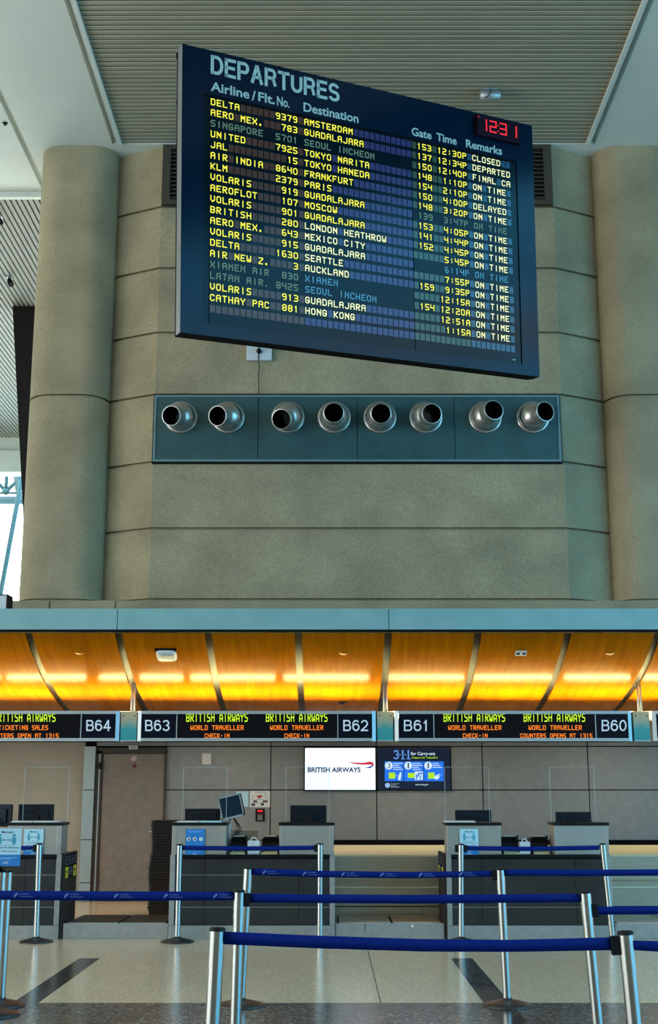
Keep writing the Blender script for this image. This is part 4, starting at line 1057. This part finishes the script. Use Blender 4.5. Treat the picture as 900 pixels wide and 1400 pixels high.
cv = thing('baggage_conveyor', (3.5, YV, 0), 'long steel baggage conveyor behind the counters, lit yellowish on top', 'conveyor')
xa, xb = XAR - .30, 7.6
mb = MB(); mb.box(xa, xb, YV, YV + .3, 0.0, zv(1240)); mb.box(xa, xb, YV + .012, YV + .3, zv(1240), zv(1238.5), 1); mb.box(xa, xb, YV, YV + .3, zv(1238.5), zv(1214)); part(mb, 'lower_panel', ['hood', 'dark'], cv)
mb = MB(); mb.box(xa, xb, YV - .015, YV + .3, zv(1214), zv(1212.4)); part(mb, 'ledge', 'ledge', cv)
mb = MB(); mb.box(xa, xb, YV + .10, YV + .3, zv(1212.4), zv(1203)); mb.box(xa, xb, YV + .05, YV + .3, zv(1203), zv(1171.5)); part(mb, 'upper_panel', 'hood', cv)
zt = zv(1171.5); mb = MB(); mb.box(xa, xb, YV + .05, 18.1, zt, zt + .02); part(mb, 'belt_bed', 'beltbed', cv)
mb = MB(); mb.box(xa, xb, 18.1, 18.2, 0, zt); mb.box(xa, xa + .04, YV + .05, 18.1, 0, zt); part(mb, 'back_panel', 'hood', cv)
for px in (500, 573, 742):
    x, z = W(px, 1245, YV - .1)
    mb = MB(); mb.box(x - .02, x + .02, YV - .03, YV - .003, zv(1249, YV - .03), zv(1244.5, YV - .03)); part(mb, 'kick_clip', 'alu', cv, .003)

# stack of trays beside the door
pitch = .0362; bx0, by0 = -2.37, 17.1
proto = None
NT = 31
for k in range(NT):
    lab = 'black plastic tray, ' + nth(NT - k) + ' from the top of the nested stack by the door' if 0 < k < NT - 1 else ('bottom tray of the tall black stack by the door' if k == 0 else 'topmost tray of the tall black stack by the door')
    if proto is None:
        mb = MB(); w, dp, hh = .30, .22, .10
        def rr(sx_, sy_, z, r=.05):
            pts = []
            for cx_, cy_, a0 in ((sx_ - r, sy_ - r, 0), (-sx_ + r, sy_ - r, 90), (-sx_ + r, -sy_ + r, 180), (sx_ - r, -sy_ + r, 270)):
                for q in range(5): a = R(a0 + 22.5 * q); pts.append((cx_ + r * math.cos(a), cy_ + r * math.sin(a), z))
            return pts
        mb.grid([rr(w - .03, dp - .03, 0), rr(w - .012, dp - .012, hh - .012), rr(w, dp, hh - .012), rr(w, dp, hh), rr(w - .014, dp - .014, hh), rr(w - .034, dp - .034, .006)], 0, False, True)
        mb.face(rr(w - .03, dp - .03, 0)[::-1]); mb.face(rr(w - .034, dp - .034, .006))
        o = proto = mb.build('baggage_tray', 'bin')
    else:
        o = proto.copy(); C.objects.link(o)
    tt = k / (NT - 1); o.location = (bx0 + .30 + .03 * tt + .012 * math.sin(k * .37), by0, k * pitch); o.rotation_euler = (0, 0, R(1.2 * math.sin(k * 1.7)))
    tag(o, lab, 'tray', 'nested black trays by the door')

# ---------------------------------------------------------------- screens, notices on the back wall
def screen(px0, px1, py0, py1, label):
    Y = YB - .06; x0, x1 = W(px0, 1050, Y)[0], W(px1, 1050, Y)[0]; z0, z1 = W(450, py1, Y)[1], W(450, py0, Y)[1]
    t = thing('wall_screen', ((x0 + x1) / 2, YB, z0), label, 'screen', 'wall screens behind the counters'); b = .018
    mb = MB()
    for a, c, e, f in ((x0, x1, z0, z0 + b), (x0, x1, z1 - b, z1), (x0, x0 + b, z0, z1), (x1 - b, x1, z0, z1)): mb.box(a, c, Y - .006, Y + .058, e, f)
    part(mb, 'bezel', 'blackgloss', t); return t, x0 + b, x1 - b, z0 + b, z1 - b, Y
t, a, b, c, e, Y = screen(415.5, 515, 1021, 1081.5, 'bright white screen with an airline wordmark and red and blue ribbon')
mb = MB(); mb.box(a, b, Y, Y + .05, c, e); part(mb, 'display', 'screenwhite', t)
mb = MB(); f = pxf(Y - .002)
fit_text(mb, 'BRITISH AIRWAYS', 420.8, 493.2, -1056, -1049, f, 0, off=.035)
rib = [(476, 1041.8), (486, 1042.6), (498, 1042.8), (505, 1041.3), (509, 1041.6), (511, 1043.5)]; rl = [(476, 1042.2), (486, 1044.6), (498, 1045.6), (505, 1045.4), (509, 1045.9), (511, 1047)]
for i in range(5): mb.face([f(rl[i][0], -rl[i][1]), f(rl[i + 1][0], -rl[i + 1][1]), f(rib[i + 1][0], -rib[i + 1][1]), f(rib[i][0], -rib[i][1])], 1)
mb.face([f(499, -1049.6), f(506, -1050.4), f(511, -1047.0), f(510.8, -1043.6), f(508.5, -1046.6), f(504, -1048.6)], 2); part(mb, 'wordmark', ['scr_ink', 'scr_red', 'scr_rblue'], t)
t, a, b, c, e, Y = screen(515, 617.5, 1021, 1081, 'dark blue screen with carry-on liquid rules in three blue boxes')
mb = MB(); mb.box(a, b, Y, Y + .05, c, e); part(mb, 'display', 'scr_navy', t)
mb = MB(); f = pxf(Y - .002); f2 = pxf(Y - .004); f3 = pxf(Y - .006)
stroke_text(mb, '3', 537.8, 545.8, -1038.2, -1025.4, f, 2.0, 4)
for u in (548.6, 556.2):
    stroke_text(mb, '1', u, u + 4.2, -1038.2, -1025.4, f, 2.0, 4); rect(mb, f, u, u + 5.6, -1038.2, -1037, 4); rect(mb, f, u - 2.6, u - .4, -1032.6, -1031.2, 4)
fit_text(mb, 'for Carry-ons', 562, 595, -1033.8, -1028, f, 1, off=.015); fit_text(mb, 'Prepare for Takeoff', 563.5, 595.5, -1037.8, -1034.5, f, 2, off=.01)
mb.face([f(597, -1034.8), f(599, -1036), f(597, -1037.2)], 2)
for k, (x0, x1) in enumerate(((526.2, 552), (552.8, 579.2), (580, 606.8))):
    rect(mb, f, x0, x1, -1068, -1041, 0); disc(mb, f2, x0 + 5.6, -1046.8, 5.4, 1, 24); fit_text(mb, '3' if k == 0 else '1', x0 + (3.8 if k == 0 else 4.8), x0 + (7.6 if k == 0 else 6.6), -1050.5, -1043, f3, 3)
    for j in range(4 if k < 2 else 3): rect(mb, f2, x0 + 11.5, x0 + 25 - 2.5 * ((j * 2 + k) % 3), -1044.2 - 2.7 * j, -1043.2 - 2.7 * j, 1)
    rect(mb, f2, x0 + 5.5 - (.5 if k == 1 else 0), x0 + 14.3, -1064.6 + (1 if k == 1 else 0), -1056.2 - (.6 if k == 1 else 0), 2)
    rect(mb, f2, x0 + 14.3, x0 + 17.5, -1060.7, -1060.2, 1)
    if k == 0: mb.face([f2(x0 + 18, -1066), f2(x0 + 21.5, -1067), f2(x0 + 22.8, -1060), f2(x0 + 22.6, -1055.4), f2(x0 + 21, -1055.6), f2(x0 + 18.6, -1061)], 1)
    elif k == 1:
        rect(mb, f2, x0 + 14.5, x0 + 25.6, -1066.2, -1054.6, 1)
        for q in ((x0 + 16, x0 + 18, -1065, -1059), (x0 + 18.6, x0 + 20.6, -1062, -1056), (x0 + 21.4, x0 + 24.6, -1058.6, -1056), (x0 + 21.6, x0 + 23, -1065.4, -1060.4)): rect(mb, f3, *q, 0)
    else:
        mb.face([f2(x0 + 13.5, -1064.5), f2(x0 + 18, -1066), f2(x0 + 21, -1063), f2(x0 + 24.5, -1059.5), f2(x0 + 20, -1058), f2(x0 + 17, -1060.6), f2(x0 + 14, -1059.8)], 1); disc(mb, f3, x0 + 22, -1060.5, 1.6, 0)
disc(mb, f, 530, -1073.6, 3.2, 1, 20); disc(mb, f2, 530, -1073.6, 2.4, 0, 20); disc(mb, f3, 530, -1073.6, 1.3, 1, 12)
for j, q in enumerate(('Transportation', 'Security', 'Administration')): fit_text(mb, q, 534.2, 546 - 4 * (j == 1), -1073.0 - 2.0 * j + .6, -1071.6 - 2.0 * j + .6, f, 1)
fit_text(mb, 'www.tsa.gov', 568, 586, -1074.6, -1071.6, f, 1); part(mb, 'graphics', ['scr_blue', 'scr_pale', 'scr_lime', 'scr_ink', 'scr_sky'], t)
YN = YB - .004
def wallbox(px0, px1, py0, py1, dep): 
    x0, x1 = W(px0, 1080, YN)[0], W(px1, 1080, YN)[0]; z0, z1 = W(450, py1, YN)[1], W(450, py0, YN)[1]; return x0, x1, z0, z1
x0, x1, z0, z1 = wallbox(275.5, 288.5, 1029.5, 1045.5, 0); t = thing('wall_thermostat', ((x0 + x1) / 2, YN, z0), 'white square wall unit above the middle counter', 'thermostat')
mb = MB(); mb.box(x0, x1, YN - .03, YN, z0, z1); part(mb, 'case', 'plastic', t, .008)
mb = MB(); mb.box(x0 + .02, x1 - .02, YN - .033, YN - .029, z0 + .03, z1 - .02); part(mb, 'cover', 'paper', t, .003)
x0, x1, z0, z1 = wallbox(342, 369.5, 1081.5, 1103.5, 0); t = thing('wall_notice', ((x0 + x1) / 2, YN, z0), 'white paper notice with red and dark pictures above the keypad', 'notice')
mb = MB(); mb.box(x0, x1, YN - .004, YN, z0, z1); part(mb, 'sheet', 'paper', t)
fr0 = lambda u, v: (x0 + u * (x1 - x0), YN - .0055, z0 + v * (z1 - z0)); mb = MB()
mb.face([fr0(.34, .72), fr0(.40, .56), fr0(.48, .52), fr0(.52, .60), fr0(.60, .62), fr0(.62, .72), fr0(.5, .74)], 1)
for u, v, r in ((.16, .66, .03), (.80, .70, .035), (.12, .50, .03), (.86, .52, .03), (.78, .85, .03)): disc(mb, fr0, u, v, r, 0, 10)
for q in ((.16, .36, .30, .42), (.64, .88, .30, .42), (.08, .26, .08, .24), (.55, .70, .10, .24)): rect(mb, fr0, *q, 0)
for v in (.90, .47, .26): rect(mb, fr0, .25, .75, v - .012, v + .012, 2)
for q in ((.18, .24, .33, .37), (.70, .80, .34, .39)): rect(mb, lambda u, v: (fr0(u, v)[0], YN - .0065, fr0(u, v)[2]), *q, 1)
part(mb, 'pictures', ['ink', 'redprint', 'labelline'], t)
x0, x1, z0, z1 = wallbox(323, 340, 1082, 1103, 0); mb = MB(); mb.box(x0, x1, YN - .004, YN, z0, z1); o = mb.build('wall_sheet', 'placardface'); tag(o, 'blank pale sheet on the wall half behind the tilted monitor', 'paper sheet'); relocate(o, ((x0 + x1) / 2, YN, z0))
x0, x1, z0, z1 = wallbox(350, 362.5, 1105.5, 1122.5, 0); t = thing('door_keypad', ((x0 + x1) / 2, YN, z0), 'black keypad with red display under the picture notice', 'keypad')
mb = MB(); mb.box(x0, x1, YN - .035, YN, z0, z1); part(mb, 'case', 'black', t, .006)
mb = MB(); mb.box(x0 + .03, x1 - .03, YN - .037, YN - .034, z1 - .045, z1 - .022); part(mb, 'display', 'red', t)
for r in range(4):
    for q in range(3):
        mb = MB(); u = x0 + .042 + q * .024; v = z1 - .08 - r * .024; mb.box(u - .008, u + .008, YN - .039, YN - .034, v - .008, v + .008); part(mb, 'key', 'alu' if r else 'redprint', t)
x0, x1, z0, z1 = wallbox(175, 187, 1019.5, 1024.5, 0); t = thing('door_sign', ((x0 + x1) / 2, YB - .06, z0), 'tiny white sign on the head of the door frame', 'sign')
mb = MB(); mb.box(x0, x1, YB - .062, YB - .052, z0, z1); part(mb, 'plate', 'plastic', t)
mb = MB(); f = lambda u, v: (x0 + u * (x1 - x0), YB - .0635, z0 + v * (z1 - z0)); [rect(mb, f, .2 + .16 * k, .3 + .16 * k, .35, .7, 0) for k in range(4)]
part(mb, 'print', 'ink', t)
x, z = W(75, 1012, YS); 
# items at the far left
x1, z1 = W(12, 813, 14.3); mb = MB(); z0 = 3.47
bxo = thing('light_box', (x1 - .4, 14.3, z0), 'white panel box with dark edge on the canopy roof at the left edge', 'panel box')
mb = MB(); mb.box(x1 - .9, x1 - .018, 14.28, 14.5, z0, z1 - .012); part(mb, 'panel', 'plastic', bxo)
mb = MB(); mb.box(x1 - .9, x1, 14.275, 14.5, z1 - .012, z1); mb.box(x1 - .018, x1, 14.275, 14.5, z0, z1); part(mb, 'edge_frame', 'strut', bxo)
Ys = 21.7; xa, za = W(17, 421, Ys); xb, zb_ = W(28, 635, Ys); k = (xb - xa) / (za - zb_)
mb = MB(); mb.hexa([(xa + k * (za - 3), Ys, 3), (xa + k * (za - 3) + .42, Ys, 3), (xa + k * (za - 3) + .42, Ys + .3, 3), (xa + k * (za - 3), Ys + .3, 3)], [(xa, Ys, ZC - .035), (xa + .42, Ys, ZC - .035), (xa + .42, Ys + .3, ZC - .035), (xa, Ys + .3, ZC - .035)])
mb.box(xa + k * (za - 3) - .3, xa + k * (za - 3) + .7, Ys - .3, Ys + .6, 0, 3); o = mb.build('slanted_prop', 'strut'); tag(o, 'dark brown slanted prop rising to the slatted ceiling behind the left column', 'prop'); relocate(o, (xa, Ys, 0))
for px, py, sz, lab in ((14, 386, .065, 'small black spotlight on the slatted ceiling left of the column'), (1, 303, .045, 'tiny black spotlight at the left picture edge under the slatted ceiling')):
    p = ray(px, py); q = (ZC - .12 - EYE) / p[2]; lx, ly = p[0] * q, p[1] * q
    t = thing('spotlight', (lx, ly, ZC - .03), lab, 'spotlight', 'spotlights on the far slatted ceiling')
    mb = MB(); mb.tube([(lx - sz * .3, ly, ZC - .12 + sz), (lx, ly - .02, ZC - .12), (lx + sz * .5, ly - .05, ZC - .12 - sz)], [sz * .5, sz * .75, sz * .8], 14); part(mb, 'head', 'black', t)
    mb = MB(); mb.tube([(lx - sz * .4, ly, ZC - .03), (lx - sz * .3, ly, ZC - .10)], .02, 8); mb.box(lx - sz, lx + sz * .4, ly - .06, ly + .06, ZC - .045, ZC - .03); part(mb, 'bracket', 'alu', t)
p = ray(7, 168); q = (ZC - EYE) / p[2]; lx, ly = p[0] * q, p[1] * q
mb = MB(); mb.lathe([(.035, 0), (.035, -.008), (.018, -.012), (.012, -.03), (.02, -.034), (0, -.036)], 16); o = mb.build('sprinkler_head', 'black'); o.location = (lx, ly, ZC); tag(o, 'small dark sprinkler on the white ceiling at the left edge', 'sprinkler')

# ---------------------------------------------------------------- queue posts and belts
H = .99; RP_ = .0315
ROWY = {1: 14.0 - .12, 2: 9.85, 3: 7.66, 4: 5.52}
def post(px_top, py_top, px_b, row, label, clips=(), Y=None):
    """upright whose head shows at (px_top, py_top); px_b is where its axis meets the foot or the picture's lower edge (px, py)"""
    Y = Y or ROWY[row]; xt, zt = W(px_top, py_top, Y); xb, zb = W(px_b[0], px_b[1], Y); k = (xt - xb) / (zt - zb); x0 = xb - k * zb
    t = thing('queue_post', (x0, Y, 0), label, 'queue post', 'polished steel queue posts')
    mb = MB(); mb.lathe([(.178, 0), (.18, .008), (.172, .016), (.11, .032), (.05, .046), (.036, .052), (.034, .06)], 40); mb.face([(.178 * math.cos(2 * math.pi * q / 40), .178 * math.sin(2 * math.pi * q / 40), 0) for q in range(40)][::-1]); mb.build('base', 'postbase', t)
    A = Matrix.Rotation(math.atan(k), 4, 'Y'); zt_ = zt / math.cos(math.atan(k))
    mb = MB(); mb.lathe([(RP_, .045), (RP_, zt_ - .012)], 32, A); mb.lathe([(RP_ + .0015, zt_ - .16), (RP_ + .0015, zt_ - .012)], 32, A); mb.build('pole', 'chrome', t)
    mb = MB(); mb.lathe([(RP_ + .003, zt_ - .014), (RP_ + .003, zt_ - .004), (RP_ - .002, zt_), (0, zt_)], 32, A); mb.lathe([(RP_ + .003, zt_ - .014), (RP_, zt_ - .014)], 32, A); mb.build('cap', 'black', t)
    for side, dz in clips:                       # plastic belt clips in the head
        mb = MB(); mb.box(side * (RP_ - .004), side * (RP_ + .034), -.016, .016, zt_ - .088 - dz, zt_ - .012 - dz) if side > 0 else mb.box(-(RP_ + .034), -(RP_ - .004), -.016, .016, zt_ - .088 - dz, zt_ - .012 - dz)
        mb.v = [tuple(A @ Vector(v)) for v in mb.v]; mb.build('belt_clip', 'black', t, .003)
    return t
M['postbase'] = mat('post_base', (0.03, 0.026, 0.023), 0.4)
post(54, 1153, (49.5, 1284), 1, 'queue post by the left-hand counter', [(-1, 0)])
post(246, 1154, (242.5, 1284), 1, 'queue post in front of the left end of the middle counter')
post(438, 1153, (437.5, 1284), 1, 'queue post in front of the right end of the middle counter', [(-1, 0)])
post(630.5, 1153.5, (631, 1284), 1, 'queue post in front of the left end of the right-hand counter', [(-1, 0), (1, 0)])
post(824, 1153, (838, 1284), 1, 'leaning queue post in front of the right end of the right-hand counter')
post(339.5, 1185.5, (330, 1366), 2, 'queue post behind the nearer post at centre left, logo belt on its right')
post(684, 1187, (694, 1372), 2, 'queue post on the dark diagonal inlay', [(-1, 0)])
post(11.5, 1190, (1.5, 1366), 2, 'queue post at the left edge beside the distance sign')
post(327.5, 1216.5, (322, 1400), 3, 'queue post at centre left with a belt on each side', [(1, .006)])
post(800, 1218, (817.5, 1400), 3, 'leaning queue post at right with a second belt lower on its right', [(1, .064)])
post(297.5, 1268, (291, 1400), 4, 'nearest queue post at left, in front of two others')
post(855, 1273, (867.5, 1400), 4, 'nearest queue post at right, black clip on its left', [(-1, .005)])
tp_ = post(3, 1190, (-8, 1400), 2, 'queue post at the left edge carrying the distance sign', [(-1, .0)], Y=9.46)
t = thing('post_sign', (W(13, 1160, 9.38)[0], 9.40, W(450, 1190, 9.38)[1]), 'keep-distance sign on a queue post at the left edge', 'sign')
distance_sign(t, -9, 30, 1132.5, 1184, 9.38, 'card', '6 ft (2yrd) Distance')
mb = MB(); x = W(3, 1186, 9.46)[0]; zq = W(3, 1190, 9.46)[1]; mb.box(x - .02, x + .02, 9.381, 9.395, zq, W(450, 1150, 9.38)[1]); mb.box(x - .028, x + .028, 9.381, 9.48, zq + .001, zq + .02); part(mb, 'bracket', 'black', t)

def belt(pts, row, label, logos=(), Y=None):
    """pts: (px, py top, py bottom) along the belt"""
    Y = Y or ROWY[row]; P = []
    n = 24
    for k in range(n + 1):
        px = pts[0][0] + (pts[-1][0] - pts[0][0]) * k / n
        for a, b in zip(pts, pts[1:]):
            if a[0] - 1e-6 <= px <= b[0] + 1e-6:
                u = (px - a[0]) / (b[0] - a[0]); P.append((px, a[1] + (b[1] - a[1]) * u, a[2] + (b[2] - a[2]) * u)); break
    top = [W(px, a, Y) for px, a, b in P]; bot = [W(px, b, Y) for px, a, b in P]
    o_ = (top[n // 2][0], Y, bot[n // 2][1]); t = thing('queue_belt', o_, label, 'belt', 'blue queue belts')
    mb = MB(); mb.grid([[(b[0], Y - .001, b[1]), (b[0], Y + .001, b[1]), (a[0], Y + .001, a[1]), (a[0], Y - .001, a[1])] for a, b in zip(top, bot)], 0, True, True, True); part(mb, 'webbing', 'belt', t)
    if logos:
        mb = MB(); f = pxf(Y - .0022)
        for lx, k in logos:                       # airport mark and two lines of small print
            yb = [(a + (b - a) * .5) for px, a, b in P if px >= lx][:1]; 
            if not yb: continue
            y = yb[0]
            for q, (dx, h0, h1) in enumerate(((0, -3.0, 1.2), (1.9, -1.2, 3.2), (3.6, .4, 3.4))):
                mb.face([f(lx + dx * k, -y + h0 * k), f(lx + (dx + 1.3) * k, -y + h0 * k), f(lx + (dx + 1.7) * k, -y + h1 * k), f(lx + (dx + .5) * k, -y + (h1 - .5) * k)], 0)
            fit_text(mb, 'Los Angeles', lx + 7.5 * k, lx + 20 * k, -y + .5 * k, -y + 2.9 * k, f, 0); fit_text(mb, 'World Airports', lx + 7.5 * k, lx + 25 * k, -y - 2.9 * k, -y - .6 * k, f, 0)
        part(mb, 'printing', 'belttext', t)
    return t
belt([(-40, 1156.5, 1162), (49.5, 1156.5, 1162)], 1, 'blue belt across the left-hand counter front')
belt([(250, 1156, 1162.3), (340, 1157, 1163.2), (433, 1156, 1162)], 1, 'blue belt across the middle counter front')
belt([(635, 1156.5, 1162.5), (720, 1157.5, 1163.8), (820, 1155.8, 1162)], 1, 'blue belt across the right-hand counter front')
belt([(344.5, 1187, 1196.5), (440, 1190.5, 1199.5), (560, 1192, 1201), (678, 1190.5, 1198.5)], 2, 'blue logo belt from centre left to the post on the diagonal inlay', [(359, .9), (414, .9), (467, .9), (520, .9), (573, .9), (628, .9)])
belt([(689, 1188.5, 1197.5), (800, 1189, 1198), (950, 1188, 1197)], 2, 'blue plain belt running right from the post on the diagonal inlay')
belt([(-30, 1217.5, 1230), (140, 1218.5, 1231.5), (320.5, 1219, 1231)], 3, 'blue logo belt running off the left edge', [(19, 1.02), (88, 1.02), (156, 1.02), (224, 1.02), (292, 1.02)])
belt([(335, 1222, 1234), (560, 1223.5, 1235.5), (793.5, 1222, 1233.5)], 3, 'blue plain belt between the two second-nearest posts')
belt([(808, 1239.5, 1250.5), (950, 1239, 1250)], 3, 'blue belt set lower, running off the right edge')
belt([(305.5, 1273.5, 1291), (430, 1279, 1296.5), (580, 1284, 1301), (700, 1285, 1301.5), (846, 1281, 1299)], 4, 'nearest blue belt sagging between the two nearest posts')
belt([(864, 1285.5, 1299), (950, 1288, 1304)], 4, 'nearest blue belt running off the right edge')
